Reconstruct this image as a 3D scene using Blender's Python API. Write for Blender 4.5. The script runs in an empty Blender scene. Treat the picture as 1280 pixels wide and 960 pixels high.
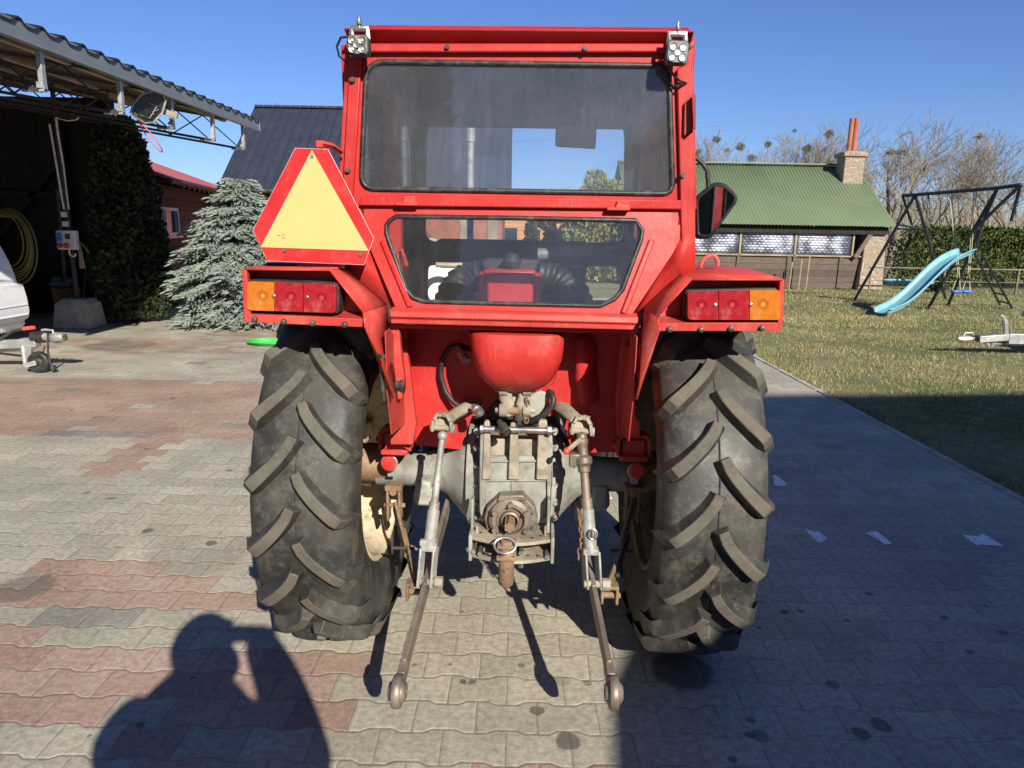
import bpy, bmesh, math, random
from mathutils import Vector, Matrix, noise
R = math.radians
V = Vector
random.seed(7)
scene = bpy.context.scene
COL = scene.collection

# ------------------------------------------------------------------ camera
F = 887.0; PITCH = R(12.4); ROLL = R(1.0); CAMZ = 1.55
Fw = V((0, math.cos(PITCH), -math.sin(PITCH)))
R0 = V((1, 0, 0)); U0 = V((0, math.sin(PITCH), math.cos(PITCH)))
Rr = R0*math.cos(ROLL) + U0*math.sin(ROLL)
Ur = -R0*math.sin(ROLL) + U0*math.cos(ROLL)
CAM = V((0, 0, CAMZ))
def ray(px, py): return Fw + Rr*((px-640)/F) - Ur*((py-480)/F)
def G(px, py, z=0.0):
    d = ray(px, py); t = (z-CAMZ)/d.z
    return CAM + d*t
def W(px, py, Y):
    d = ray(px, py); return CAM + d*(Y/d.y)
def WX(px, py, X):
    d = ray(px, py); return CAM + d*(X/d.x)
YAW = R(-2.0)
_d = ray(640.5, 583)
T0 = CAM + _d*(2.6/_d.y); T0.z = 0
TM = Matrix.Translation(T0) @ Matrix.Rotation(YAW, 4, 'Z')
TI = TM.inverted()
def Q(px, py, yl):
    o = TI @ CAM; d = TI.to_3x3() @ ray(px, py)
    return o + d*((yl-o.y)/d.y)

# ------------------------------------------------------------------ mesh builder
def frame(d):
    d = d.normalized()
    a = V((0, 0, 1)) if abs(d.z) < .9 else V((1, 0, 0))
    x = d.cross(a).normalized(); return x, d.cross(x).normalized()
class MB:
    def __init__(s): s.v = []; s.f = []; s.m = []
    def add(s, vs, fs, mi=0):
        o = len(s.v); s.v += [tuple(x) for x in vs]
        s.f += [tuple(i+o for i in f) for f in fs]; s.m += [mi]*len(fs); return s
    def box(s, c, size, rot=None, mi=0):
        c = V(c); h = V(size)/2; vs = []
        for x in (-1, 1):
            for y in (-1, 1):
                for z in (-1, 1):
                    p = V((x*h.x, y*h.y, z*h.z))
                    if rot is not None: p = rot @ p
                    vs.append(c+p)
        return s.add(vs, [(0,1,3,2),(4,6,7,5),(0,4,5,1),(2,3,7,6),(0,2,6,4),(1,5,7,3)], mi)
    def beam(s, p0, p1, w, h, up=(0,0,1), mi=0):
        p0 = V(p0); p1 = V(p1); d = (p1-p0).normalized(); u = V(up)
        if abs(d.dot(u)) > .98: u = V((0,1,0))
        x = d.cross(u).normalized(); z = x.cross(d).normalized()
        vs = []
        for p in (p0, p1):
            for a, b in ((-1,-1),(1,-1),(1,1),(-1,1)): vs.append(p + x*(a*w/2) + z*(b*h/2))
        return s.add(vs, [(3,2,1,0),(4,5,6,7),(0,1,5,4),(1,2,6,5),(2,3,7,6),(3,0,4,7)], mi)
    def tube(s, pts, r, seg=8, closed=False, mi=0, caps=True, flat=1.0):
        pts = [V(p) for p in pts]; n = len(pts)
        rs = r if isinstance(r, (list, tuple)) else [r]*n
        vs = []; prev = None
        for i, p in enumerate(pts):
            if closed: d = pts[(i+1) % n]-pts[i-1]
            else: d = pts[min(i+1, n-1)]-pts[max(i-1, 0)]
            if d.length < 1e-9: d = V((0,0,1))
            d.normalize()
            if prev is None: x, y = frame(d)
            else:
                x = prev - d*prev.dot(d)
                if x.length < 1e-6: x, y = frame(d)
                x.normalize(); y = d.cross(x)
            prev = x
            for k in range(seg):
                a = 2*math.pi*k/seg
                vs.append(p + x*(math.cos(a)*rs[i]) + y*(math.sin(a)*rs[i]*flat))
        fs = []
        for i in range(n if closed else n-1):
            j = (i+1) % n
            for k in range(seg):
                l = (k+1) % seg
                fs.append((i*seg+k, i*seg+l, j*seg+l, j*seg+k))
        if caps and not closed:
            fs.append(tuple(range(seg-1, -1, -1))); fs.append(tuple((n-1)*seg+k for k in range(seg)))
        return s.add(vs, fs, mi)
    def cyl(s, p0, p1, r0, r1=None, seg=16, mi=0):
        return s.tube([p0, p1], [r0, r0 if r1 is None else r1], seg, mi=mi)
    def lathe(s, prof, o, axis, seg=24, mi=0, closed=False):
        # prof: (along, radius)
        o = V(o); axis = V(axis).normalized(); x, y = frame(axis); vs = []; n = len(prof)
        for k in range(seg):
            a = 2*math.pi*k/seg; rd = x*math.cos(a)+y*math.sin(a)
            for al, r in prof: vs.append(o+axis*al+rd*r)
        fs = []
        for k in range(seg):
            l = (k+1) % seg
            for i in range(n if closed else n-1):
                j = (i+1) % n
                fs.append((k*n+i, k*n+j, l*n+j, l*n+i))
        return s.add(vs, fs, mi)
    def prism(s, pts, vec, mi=0):
        pts = [V(p) for p in pts]; vec = V(vec); n = len(pts)
        fs = [tuple(range(n)), tuple(range(2*n-1, n-1, -1))]
        fs += [(i, i+n, (i+1) % n+n, (i+1) % n) for i in range(n)]
        return s.add(pts+[p+vec for p in pts], fs, mi)
    def sphere(s, c, r, seg=12, rings=8, mi=0, sc=(1,1,1)):
        c = V(c); vs = [c+V((0,0,r*sc[2]))]
        for i in range(1, rings):
            t = math.pi*i/rings
            for k in range(seg):
                a = 2*math.pi*k/seg
                vs.append(c+V((math.sin(t)*math.cos(a)*r*sc[0], math.sin(t)*math.sin(a)*r*sc[1], math.cos(t)*r*sc[2])))
        vs.append(c-V((0,0,r*sc[2]))); fs = []
        for k in range(seg): fs.append((0, 1+k, 1+(k+1) % seg))
        for i in range(rings-2):
            for k in range(seg):
                l = (k+1) % seg
                fs.append((1+i*seg+k, 1+(i+1)*seg+k, 1+(i+1)*seg+l, 1+i*seg+l))
        b = 1+(rings-2)*seg
        for k in range(seg): fs.append((b+(k+1) % seg, b+k, len(vs)-1))
        return s.add(vs, fs, mi)
    def build(s, name, mats, parent=None, smooth=35, bevel=0, origin=None, solid=0, sub=0):
        me = bpy.data.meshes.new(name)
        o = V(origin) if origin is not None else V((0,0,0))
        me.from_pydata([tuple(V(v)-o) for v in s.v], [], s.f)
        if not isinstance(mats, (list, tuple)): mats = [mats]
        for m in mats: me.materials.append(m)
        if len(mats) > 1: me.polygons.foreach_set('material_index', s.m)
        bm = bmesh.new(); bm.from_mesh(me)
        if len(bm.faces) < 60000: bmesh.ops.recalc_face_normals(bm, faces=bm.faces)
        bm.to_mesh(me); bm.free()
        if smooth:
            me.shade_smooth(); me.set_sharp_from_angle(angle=R(smooth))
        ob = bpy.data.objects.new(name, me); COL.objects.link(ob); ob.location = o
        if parent is not None: ob.parent = parent
        if solid:
            md = ob.modifiers.new('solid', 'SOLIDIFY'); md.thickness = abs(solid); md.offset = 1 if solid > 0 else -1
        if bevel:
            md = ob.modifiers.new('bev', 'BEVEL'); md.width = bevel; md.segments = 2; md.limit_method = 'ANGLE'; md.angle_limit = R(40)
        if sub:
            md = ob.modifiers.new('sub', 'SUBSURF'); md.levels = sub; md.render_levels = sub
        return ob
def build_each(mb, name, mats, parent=None, **k):
    """one object per separate piece of the builder (pieces whose boxes touch stay together)"""
    n = len(mb.v); par = list(range(n))
    def fd(a):
        while par[a] != a: par[a] = par[par[a]]; a = par[a]
        return a
    for f in mb.f:
        r = fd(f[0])
        for i in f[1:]: par[fd(i)] = r
    comps = {}
    for i in range(n): comps.setdefault(fd(i), []).append(i)
    cl = []
    for c in comps.values():
        lo = [min(mb.v[i][k_] for i in c)-.0005 for k_ in range(3)]; hi = [max(mb.v[i][k_] for i in c)+.0005 for k_ in range(3)]
        cl.append([lo, hi, set(c)])
    ch = True
    while ch:
        ch = False
        for i in range(len(cl)):
            for j in range(i+1, len(cl)):
                a, b = cl[i], cl[j]
                if all(a[0][q] <= b[1][q] and b[0][q] <= a[1][q] for q in range(3)):
                    a[0] = [min(x, y) for x, y in zip(a[0], b[0])]; a[1] = [max(x, y) for x, y in zip(a[1], b[1])]; a[2] |= b[2]; cl.pop(j); ch = True; break
            if ch: break
    out = []
    for lo, hi, ids in cl:
        m = MB(); mp = {}
        for i in sorted(ids): mp[i] = len(m.v); m.v.append(mb.v[i])
        for f, mi in zip(mb.f, mb.m):
            if f[0] in ids: m.f.append(tuple(mp[i] for i in f)); m.m.append(mi)
        out.append(m.build(name, mats, parent, **k))
    return out
def sheet(outer, holes=(), thick=.003, vec=None):
    """flat polygon with holes, extruded to a thickness; returns MB"""
    bm = bmesh.new()
    for loop in (outer, *holes):
        vs = [bm.verts.new(p) for p in loop]
        for i in range(len(vs)): bm.edges.new((vs[i], vs[(i+1) % len(vs)]))
    bmesh.ops.triangle_fill(bm, use_beauty=True, use_dissolve=False, edges=bm.edges[:])
    bmesh.ops.recalc_face_normals(bm, faces=bm.faces)
    bm.verts.index_update()
    vs = [v.co.copy() for v in bm.verts]; fs = [tuple(v.index for v in f.verts) for f in bm.faces]
    be = [(e.verts[0].index, e.verts[1].index) for e in bm.edges if len(e.link_faces) == 1]
    bm.free()
    if vec is None: vec = V((0, thick, 0))
    vec = V(vec); n = len(vs); m = MB()
    m.add(vs+[v+vec for v in vs], fs+[tuple(i+n for i in reversed(f)) for f in fs]+[(a, b, b+n, a+n) for a, b in be])
    return m
def rounded(pts, rad, seg=5):
    """round the corners of a polygon (3D points); rad: number or list"""
    out = []; n = len(pts); pts = [V(p) for p in pts]
    for i in range(n):
        r = rad[i] if isinstance(rad, (list, tuple)) else rad
        p = pts[i]; a = pts[i-1]-p; b = pts[(i+1) % n]-p
        if r <= 0: out.append(p); continue
        ra = min(r, a.length*.45); rb = min(r, b.length*.45)
        A = p+a.normalized()*ra; B = p+b.normalized()*rb
        for k in range(seg+1):
            t = k/seg; out.append(A*(1-t)**2+p*(2*t*(1-t))+B*t*t)
    return out
def tag(o, label=None, cat=None, group=None, kind=None):
    if label: o['label'] = label
    if cat: o['category'] = cat
    if group: o['group'] = group
    if kind: o['kind'] = kind
    return o
def empty(name, loc=(0,0,0), rz=0, label=None, cat=None, group=None):
    o = bpy.data.objects.new(name, None); COL.objects.link(o)
    o.location = loc; o.rotation_euler = (0,0,rz); o.empty_display_size = .1
    return tag(o, label, cat, group)
def kids(o): return [c for c in bpy.data.objects if c.parent == o]
def copy_tree(o, parent=None):
    c = o.copy(); COL.objects.link(c); c.parent = parent
    for ch in kids(o): copy_tree(ch, c)
    return c

# ------------------------------------------------------------------ shader expressions
class S:
    def __init__(s, nt, k): s.nt = nt; s.k = k
    def _m(s, op, *a, clamp=False):
        n = s.nt.nodes.new('ShaderNodeMath'); n.operation = op; n.use_clamp = clamp
        for i, x in enumerate((s,)+a):
            if isinstance(x, S): s.nt.links.new(x.k, n.inputs[i])
            else: n.inputs[i].default_value = x
        return S(s.nt, n.outputs[0])
    def __add__(s, o): return s._m('ADD', o)
    __radd__ = __add__
    def __sub__(s, o): return s._m('SUBTRACT', o)
    def __rsub__(s, o): return (s*-1)+o
    def __mul__(s, o): return s._m('MULTIPLY', o)
    __rmul__ = __mul__
    def __truediv__(s, o): return s._m('DIVIDE', o)
    def round(s): return s._m('ROUND')
    def floor(s): return s._m('FLOOR')
    def abs(s): return s._m('ABSOLUTE')
    def pp(s, x): return s._m('PINGPONG', x)
    def lt(s, x): return s._m('LESS_THAN', x)
    def gt(s, x): return s._m('GREATER_THAN', x)
    def min(s, x): return s._m('MINIMUM', x)
    def max(s, x): return s._m('MAXIMUM', x)
    def pow(s, x): return s._m('POWER', x)
    def sin(s): return s._m('SINE')
    def sqrt(s): return s._m('SQRT')
    def ramp(s, a, b, c=0.0, d=1.0):
        n = s.nt.nodes.new('ShaderNodeMapRange'); n.interpolation_type = 'SMOOTHSTEP'
        s.nt.links.new(s.k, n.inputs[0]); n.inputs[1].default_value = a; n.inputs[2].default_value = b
        n.inputs[3].default_value = c; n.inputs[4].default_value = d
        return S(s.nt, n.outputs[0])
class Mat:
    def __init__(s, name, base=(.5,.5,.5), rough=.6, metal=0, spec=.5):
        s.mat = bpy.data.materials.new(name); s.mat.use_nodes = True; s.nt = s.mat.node_tree
        s.b = s.nt.nodes['Principled BSDF']; s.out = s.nt.nodes['Material Output']
        s.b.inputs['Base Color'].default_value = (*base, 1); s.b.inputs['Roughness'].default_value = rough
        s.b.inputs['Metallic'].default_value = metal; s.b.inputs['Specular IOR Level'].default_value = spec
        s.mat.diffuse_color = (*base, 1)
    def pos(s, obj=False):
        if obj:
            n = s.nt.nodes.new('ShaderNodeTexCoord'); return n.outputs['Object']
        n = s.nt.nodes.new('ShaderNodeNewGeometry'); return n.outputs['Position']
    def xyz(s, obj=False):
        n = s.nt.nodes.new('ShaderNodeSeparateXYZ'); s.nt.links.new(s.pos(obj), n.inputs[0])
        return [S(s.nt, n.outputs[i]) for i in range(3)]
    def comb(s, x, y, z=0.0):
        n = s.nt.nodes.new('ShaderNodeCombineXYZ')
        for i, a in enumerate((x, y, z)):
            if isinstance(a, S): s.nt.links.new(a.k, n.inputs[i])
            else: n.inputs[i].default_value = a
        return n.outputs[0]
    def noise(s, scale, detail=4, rough=.55, vec=None, obj=False, stretch=None):
        n = s.nt.nodes.new('ShaderNodeTexNoise'); n.inputs['Scale'].default_value = scale
        n.inputs['Detail'].default_value = detail; n.inputs['Roughness'].default_value = rough
        v = vec if vec is not None else s.pos(obj)
        if stretch:
            m = s.nt.nodes.new('ShaderNodeMapping'); m.inputs['Scale'].default_value = stretch
            s.nt.links.new(v, m.inputs[0]); v = m.outputs[0]
        s.nt.links.new(v, n.inputs['Vector']); return S(s.nt, n.outputs[0])
    def voro(s, scale, feature='F1', vec=None, obj=False, out='Distance', rand=1.0):
        n = s.nt.nodes.new('ShaderNodeTexVoronoi'); n.feature = feature; n.inputs['Scale'].default_value = scale
        n.inputs['Randomness'].default_value = rand
        s.nt.links.new(vec if vec is not None else s.pos(obj), n.inputs['Vector'])
        return S(s.nt, n.outputs[out])
    def white(s, vec):
        n = s.nt.nodes.new('ShaderNodeTexWhiteNoise'); n.noise_dimensions = '3D'
        s.nt.links.new(vec, n.inputs['Vector']); return S(s.nt, n.outputs[0])
    def mix(s, f, a, b):
        n = s.nt.nodes.new('ShaderNodeMix'); n.data_type = 'RGBA'
        for i, x in ((0, f), (6, a), (7, b)):
            if isinstance(x, S): s.nt.links.new(x.k, n.inputs[i])
            elif isinstance(x, tuple): n.inputs[i].default_value = (*x, 1)
            else: n.inputs[i].default_value = x
        return S(s.nt, n.outputs[2])
    def mul(s, c, f):
        n = s.nt.nodes.new('ShaderNodeVectorMath'); n.operation = 'SCALE'
        s.nt.links.new(c.k, n.inputs[0])
        if isinstance(f, S): s.nt.links.new(f.k, n.inputs['Scale'])
        else: n.inputs['Scale'].default_value = f
        return S(s.nt, n.outputs[0])
    def base(s, c): s.nt.links.new(c.k, s.b.inputs['Base Color']); return s
    def rough(s, c): s.nt.links.new(c.k, s.b.inputs['Roughness']); return s
    def bump(s, h, strength=.5, dist=.01):
        n = s.nt.nodes.new('ShaderNodeBump'); n.inputs['Strength'].default_value = strength
        n.inputs['Distance'].default_value = dist; s.nt.links.new(h.k, n.inputs['Height'])
        s.nt.links.new(n.outputs[0], s.b.inputs['Normal']); return s
def worn(name, base, var=.25, rough=.55, metal=0, dirt=None, dscale=3, damt=.5, bump=.15, fine=60, chips=None, camt=.6, obj=True):
    m = Mat(name, base, rough, metal)
    n1 = m.noise(dscale, 5, .6, obj=obj); n2 = m.noise(fine, 3, .6, obj=obj)
    c = m.mix(n1.ramp(.3, .7), tuple(x*(1-var) for x in base), tuple(min(1, x*(1+var)) for x in base))
    if dirt:
        n3 = m.noise(dscale*2.3, 7, .7, obj=obj)
        c = m.mix(n3.ramp(.46, .72, 0, damt), c, dirt)
    if chips:
        n4 = m.noise(dscale*9, 6, .75, obj=obj)
        c = m.mix(n4.ramp(camt, camt+.03), c, chips)
    m.base(c); m.rough(n1.ramp(.2, .8, rough-.1, min(1, rough+.15)))
    if bump: m.bump(n2*.6+n1, bump, .004)
    return m.mat
# ------------------------------------------------------------------ materials
def red_paint(name, b=(.43,.016,.016), dust=.14):
    m = Mat(name, b, .38)
    n1 = m.noise(2.2, 5, .6, obj=True); n2 = m.noise(24, 6, .7, obj=True); n3 = m.noise(7, 6, .7, obj=True)
    c = m.mix(n1.ramp(.25, .75), (b[0]*.86, b[1]*.8, b[2]*.8), (min(1, b[0]*1.08), b[1]*1.9, b[2]*1.7))
    c = m.mix(n3.ramp(.50, .78, 0, dust), c, (.50, .20, .15))
    c = m.mix(n2.ramp(.615, .64, 0, .8), c, (.17, .06, .04))
    n5 = m.noise(55, 3, .6, obj=True, stretch=(3, 3, .25))
    c = m.mix(n5.ramp(.54, .70, 0, .13), c, (.50, .22, .17))
    m.b.inputs['Specular IOR Level'].default_value = .35; m.base(c); m.rough(n3.ramp(.3, .7, .34, .6)); m.bump(m.noise(9, 3, .5, obj=True)+m.noise(70, 4, .6, obj=True)*.25, .2, .006)
    return m.mat
M = {}
M['red'] = red_paint('red_paint')
M['redw'] = red_paint('red_paint_faded', (.45,.033,.028), .5)
M['pan'] = red_paint('rough_red_paint', (.46,.022,.02), .45); M['dred'] = red_paint('red_primer', (.34,.03,.02), .4)
M['grey'] = worn('grey_casting', (.27,.275,.25), .3, .6, 0, (.16,.125,.085), 6, .85, .5, 45, (.20,.10,.05), .66)
M['lgrey'] = worn('light_grey_steel', (.33,.33,.31), .3, .5, .2, (.17,.125,.085), 8, .8, .3, 60, (.25,.11,.06), .62)
M['rust'] = worn('rusty_steel', (.20,.125,.075), .4, .8, 0, (.33,.25,.17), 6, .8, .6, 70, (.12,.05,.03), .6)
M['brownst'] = worn('worn_bare_steel', (.22,.19,.16), .35, .5, .5, (.26,.15,.09), 7, .8, .4, 70, (.32,.30,.27), .62)
M['dark'] = worn('greasy_black_steel', (.035,.032,.03), .4, .6, 0, (.12,.10,.08), 5, .6, .3)
M['dusty'] = worn('dusty_steel', (.30,.265,.205), .35, .8, 0, (.13,.10,.07), 7, .8, .4, 60, (.16,.09,.05), .64)
M['black'] = worn('black_plastic', (.018,.018,.018), .3, .5, 0, (.09,.085,.08), 8, .4, .1)
M['rubberseal'] = worn('window_rubber', (.016,.016,.016), .3, .45, 0, (.12,.11,.10), 14, .6, .2)
M['bolt'] = worn('zinc_bolt', (.40,.40,.40), .3, .35, .8, (.2,.15,.1), 20, .6, .1)
M['dbolt'] = worn('dark_bolt', (.07,.065,.06), .3, .5, .4, (.25,.2,.16), 20, .5, .2)
M['cream'] = worn('cream_rim_paint', (.58,.49,.34), .15, .7, 0, (.16,.11,.07), 6, .85, .2, 60, (.25,.12,.06), .64)
M['rimshade'] = worn('shade_toned_rim', (.17,.14,.10), .2, .8, 0, (.07,.055,.04), 5, .8); M['lining'] = worn('cab_lining', (.035,.038,.055), .2, .9)
M['yellow'] = worn('retro_yellow', (.56,.425,.16), .03, .5, 0, (.5,.38,.2), 6, .25, 0)
M['sred'] = worn('retro_red', (.47,.016,.02), .08, .45, 0, (.5,.12,.08), 8, .3, 0)
M['anth'] = worn('blue_grey_sheet', (.15,.17,.19), .1, .5)
M['galv'] = worn('galvanised_steel', (.42,.43,.43), .15, .45, .6, (.30,.29,.27), 7, .6, .15)
M['white'] = worn('white_paint', (.72,.73,.75), .05, .35, 0, (.5,.48,.44), 3, .4, 0)
M['blueglass'] = Mat('dark_glass', (.02,.03,.04), .05).mat
M['navy'] = None
# tyre rubber
m = Mat('tyre_rubber', (.03,.03,.03), .62)
a = m.noise(3.5, 6, .65, obj=True); b = m.noise(16, 7, .75, obj=True); c = m.noise(90, 3, .6, obj=True)
cc = m.mix(a.ramp(.35, .7), (.024,.024,.022), (.058,.054,.047))
cc = m.mix(b.ramp(.45, .66, 0, .8), cc, (.095,.086,.069))
cc = m.mix(m.noise(28, 8, .8, obj=True).ramp(.62, .66, 0, .6), cc, (.20,.17,.12))
m.base(cc); m.rough(a.ramp(.3, .7, .42, .75)); m.bump(b*.6+c*.35, .35, .006); M['tyre'] = m.mat
m = Mat('tyre_lug_face', (.1,.09,.075), .85)
a = m.noise(9, 6, .65, obj=True); b = m.noise(60, 5, .7, obj=True)
m.base(m.mix(a.ramp(.3, .7), m.mix(b.ramp(.4, .65), (.068,.061,.049), (.10,.089,.071)), (.125,.11,.086))); m.bump(b, .4, .004); M['lug'] = m.mat
# lenses
def lens(name, col):
    m = Mat(name, col, .18)
    x, y, z = m.xyz(True)
    r = (x*x+z*z).sqrt()
    rings = (r*1500).sin()
    px = (x*900).sin()*(z*900).sin()
    inner = r.ramp(.031, .027)
    h = rings*inner
    c = m.mix((h*.6+px*.4+m.noise(40,3,.6,obj=True)-.5).ramp(-.8, .8), tuple(q*.55 for q in col), tuple(min(1, q*1.25+.02) for q in col)); c = m.mix(r.ramp(.020, .012, 0, .45), c, tuple(q*.35 for q in col))
    c = m.mix(r.ramp(.008, .004, 0, .5), c, tuple(min(1, q*2.4+.05) for q in col))
    c = m.mix(m.noise(18, 6, .7, obj=True).ramp(.5, .75, 0, .3), c, (.4,.3,.22))
    m.base(c); m.bump(h+px*.3, .12, .001); m.b.inputs['Coat Weight'].default_value = .35; m.b.inputs['Coat Roughness'].default_value = .08
    return m.mat
M['lred'] = lens('red_lens', (.33,.005,.014)); M['lamb'] = lens('amber_lens', (.52,.145,.006))
m = Mat('red_reflector', (.6,.01,.02), .25); x, y, z = m.xyz(True)
h = (x*1400).sin()*(z*1400).sin(); m.base(m.mix(h.ramp(-.6, .8), (.42,.006,.012), (.85,.05,.05))); m.bump(h, .6, .001); M['reflector'] = m.mat
# glass: clear, slightly dusty
def glass(name, tint, dust, dcol=(.42,.43,.45)):
    m = Mat(name); nt = m.nt
    tr = nt.nodes.new('ShaderNodeBsdfTransparent'); tr.inputs[0].default_value = (*tint, 1)
    gl = nt.nodes.new('ShaderNodeBsdfGlossy'); gl.inputs['Roughness'].default_value = .03
    df = nt.nodes.new('ShaderNodeBsdfDiffuse'); df.inputs[0].default_value = (*dcol, 1)
    fr = nt.nodes.new('ShaderNodeFresnel'); fr.inputs[0].default_value = 1.45
    m1 = nt.nodes.new('ShaderNodeMixShader'); m2 = nt.nodes.new('ShaderNodeMixShader')
    nt.links.new(fr.outputs[0], m1.inputs[0]); nt.links.new(tr.outputs[0], m1.inputs[1]); nt.links.new(gl.outputs[0], m1.inputs[2])
    a = m.noise(3, 5, .6, obj=True); b = m.noise(260, 4, .8, obj=True); st = m.noise(30, 4, .6, obj=True, stretch=(1, 1, .12))
    d = a.ramp(.3, .75, dust*.6, dust*1.3)+b.ramp(.60, .66, 0, dust*3)+st.ramp(.5, .8, 0, dust*.5)
    nt.links.new(d.k, m2.inputs[0]); nt.links.new(m1.outputs[0], m2.inputs[1]); nt.links.new(df.outputs[0], m2.inputs[2])
    nt.links.new(m2.outputs[0], m.out.inputs['Surface']); return m.mat
M['glass'] = glass('cab_glass', (.95,.97,1.0), .07, (.37,.40,.46))
M['glass3'] = glass('lower_glass', (.95,.97,1.0), .035, (.37,.38,.40)); M['glass2'] = glass('clean_glass', (.9,.93,.95), .02)
M['mirrorpaint'] = Mat('painted_mirror_reflection', (.34,.35,.37), .3, .4).mat; M['mirror'] = Mat('mirror_glass', (.75,.77,.8), .03, 1).mat
# paving
def paving():
    m = Mat('concrete_pavers', (.3,.3,.28), .9)
    x, y, z = m.xyz()
    wob = m.noise(1.3, 2, .5); wob2 = m.noise(9, 3, .5)
    x = x+(wob-.5)*.03+(wob2-.5)*.006; y = y+(wob2-.5)*.008
    A = .058; px, py = .198, .139
    a = y/py; k = a.round()
    w = ((x/px+k*.5).pp(.5)*-4+1)*3.5
    w = w.min(1).max(-1)
    d = a-k-w*A
    row = k-d.lt(0)
    u = x/px+(row+1)*.5
    fu = (u-u.round()).abs()
    jd = (d.abs()*py).min(fu*px)
    cid = m.comb(u.floor(), row)
    rnd = m.white(cid); cid2 = m.comb(u.floor()+31.7, row+5.2); rnd2 = m.white(cid2)
    cx = (u.floor()+.5-(row+1)*.5)*px; cy = (row+.5)*py
    def bx(x0, x1, y0, y1): return cx.gt(x0)*cx.lt(x1)*cy.gt(y0)*cy.lt(y1)
    red = bx(-30, -.7, 5.0, 7.0)*rnd.lt(.97)
    red = red.max(bx(-30, -3.2, 8.3, 9.6)*rnd.lt(.55)).max(bx(-4.4, -1.5, 9.9, 10.5)*rnd.lt(.6))
    red = red.max(bx(-2.75, -2.38, 4.2, 5.0)).max(bx(-2.15, -1.55, 2.95, 3.08)).max(bx(-2.1, -1.35, 2.68, 2.95)).max(bx(-1.8, -.78, 2.64, 2.78))
    red = red.max(bx(-9, -.5, -6, 2.42)*(rnd.lt(.66))).max(bx(-9, 9, -6, 1.80)*rnd.lt(.62)).max(bx(-9, -1.75, 1, 2.56)*rnd.lt(.9))
    gra = bx(-1.80, -1.52, 2.45, 2.62).max(rnd2.lt(.004)*cx.lt(.5)).max(bx(-3.4, -2.7, 5.0, 5.14))
    n1 = m.noise(1.1, 5, .6); n2 = m.noise(40, 6, .75); n3 = m.noise(4, 6, .7)
    grey = m.mix(rnd2, (.315,.287,.225), (.395,.362,.29))
    redc = m.mix(cy.ramp(2.2, 4.5), m.mix(rnd2, (.30,.195,.155), (.36,.26,.21)), m.mix(rnd2, (.29,.195,.145), (.35,.25,.19)))
    c = m.mix(red, grey, redc); c = m.mix(gra*.8, c, (.19,.185,.17))
    c = m.mul(c, n2.ramp(.25, .75, .66, 1.34)); c = m.mix(m.noise(2.4, 6, .7).ramp(.45, .75, 0, .4), c, (.34,.305,.23)); c = m.mul(c, n1.ramp(.3, .7, .82, 1.12))
    c = m.mix(n3.ramp(.55, .8, 0, .35), c, (.13,.115,.09))
    c = m.mix(m.noise(130, 2, .5).ramp(.66, .72, 0, .55), c, (.10,.09,.075))
    c = m.mix(m.noise(110, 2, .5).ramp(.68, .74, 0, .5), c, (.5,.47,.4))
    # oil drips: rounded spots
    vx, vy, vz = m.xyz(); vv = m.comb(vx+(m.noise(9, 2, .5)-.5)*.03, vy+(m.noise(11, 2, .5)-.5)*.03)
    v1 = m.voro(2.3, vec=vv); sz = m.voro(2.3, vec=vv, out='Color')
    sp = (v1-m.noise(.9, 2, .5).ramp(.42, .66, -.02, .085)).ramp(.012, -.008, 0, .75)
    v2 = m.voro(6.5, vec=vv)
    sp2 = (v2-m.noise(1.7, 2, .5).ramp(.40, .68, -.03, .15)).ramp(.02, -.02, 0, .65)
    c = m.mix(sp.max(sp2), c, (.055,.05,.042))
    for (sx, sy, sr, k_) in stains:
        dd = ((vx-sx)*(vx-sx)+(vy-sy)*(vy-sy)).sqrt()+(m.noise(12, 3, .6)-.5)*.05
        c = m.mix(dd.ramp(sr, sr*.72, 0, k_), c, (.05,.044,.036))
    jm = (jd+(m.noise(50, 3, .6)-.5)*.002).ramp(.0030, .0008)
    c = m.mix(jm*.55, c, m.mix(n3.ramp(.4, .6), (.075,.066,.05), (.13,.112,.08)))
    m.base(c)
    ch = jd.ramp(.0, .009)
    m.bump(ch*.8+n2*.3+rnd*.3*ch+m.noise(160,3,.6)*.2, .4, .005)
    m.rough(n1.ramp(.3, .7, .8, .95))
    return m.mat
stains = [(*G(710, 926).xy, .045, .75), (*G(590, 852).xy, .02, .7), (*G(671, 888).xy, .022, .7), (*G(735, 855).xy, .022, .5), (*G(700, 850).xy, .04, .35),
          (*G(852, 838).xy, .13, .75), (*G(578, 852).xy, .02, .8), (*G(430, 640).xy, .25, .25), (*G(30, 735).xy, .14, .5), (*G(150, 432).xy, .5, .5), (*G(250,690).xy,.3,.2),
          (*G(1100, 905).xy, .035, .7), (*G(1075, 915).xy, .03, .7), (*G(950, 920).xy, .035, .5), (*G(1040, 855).xy, .03, .6)]
M['pave'] = paving()
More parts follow.
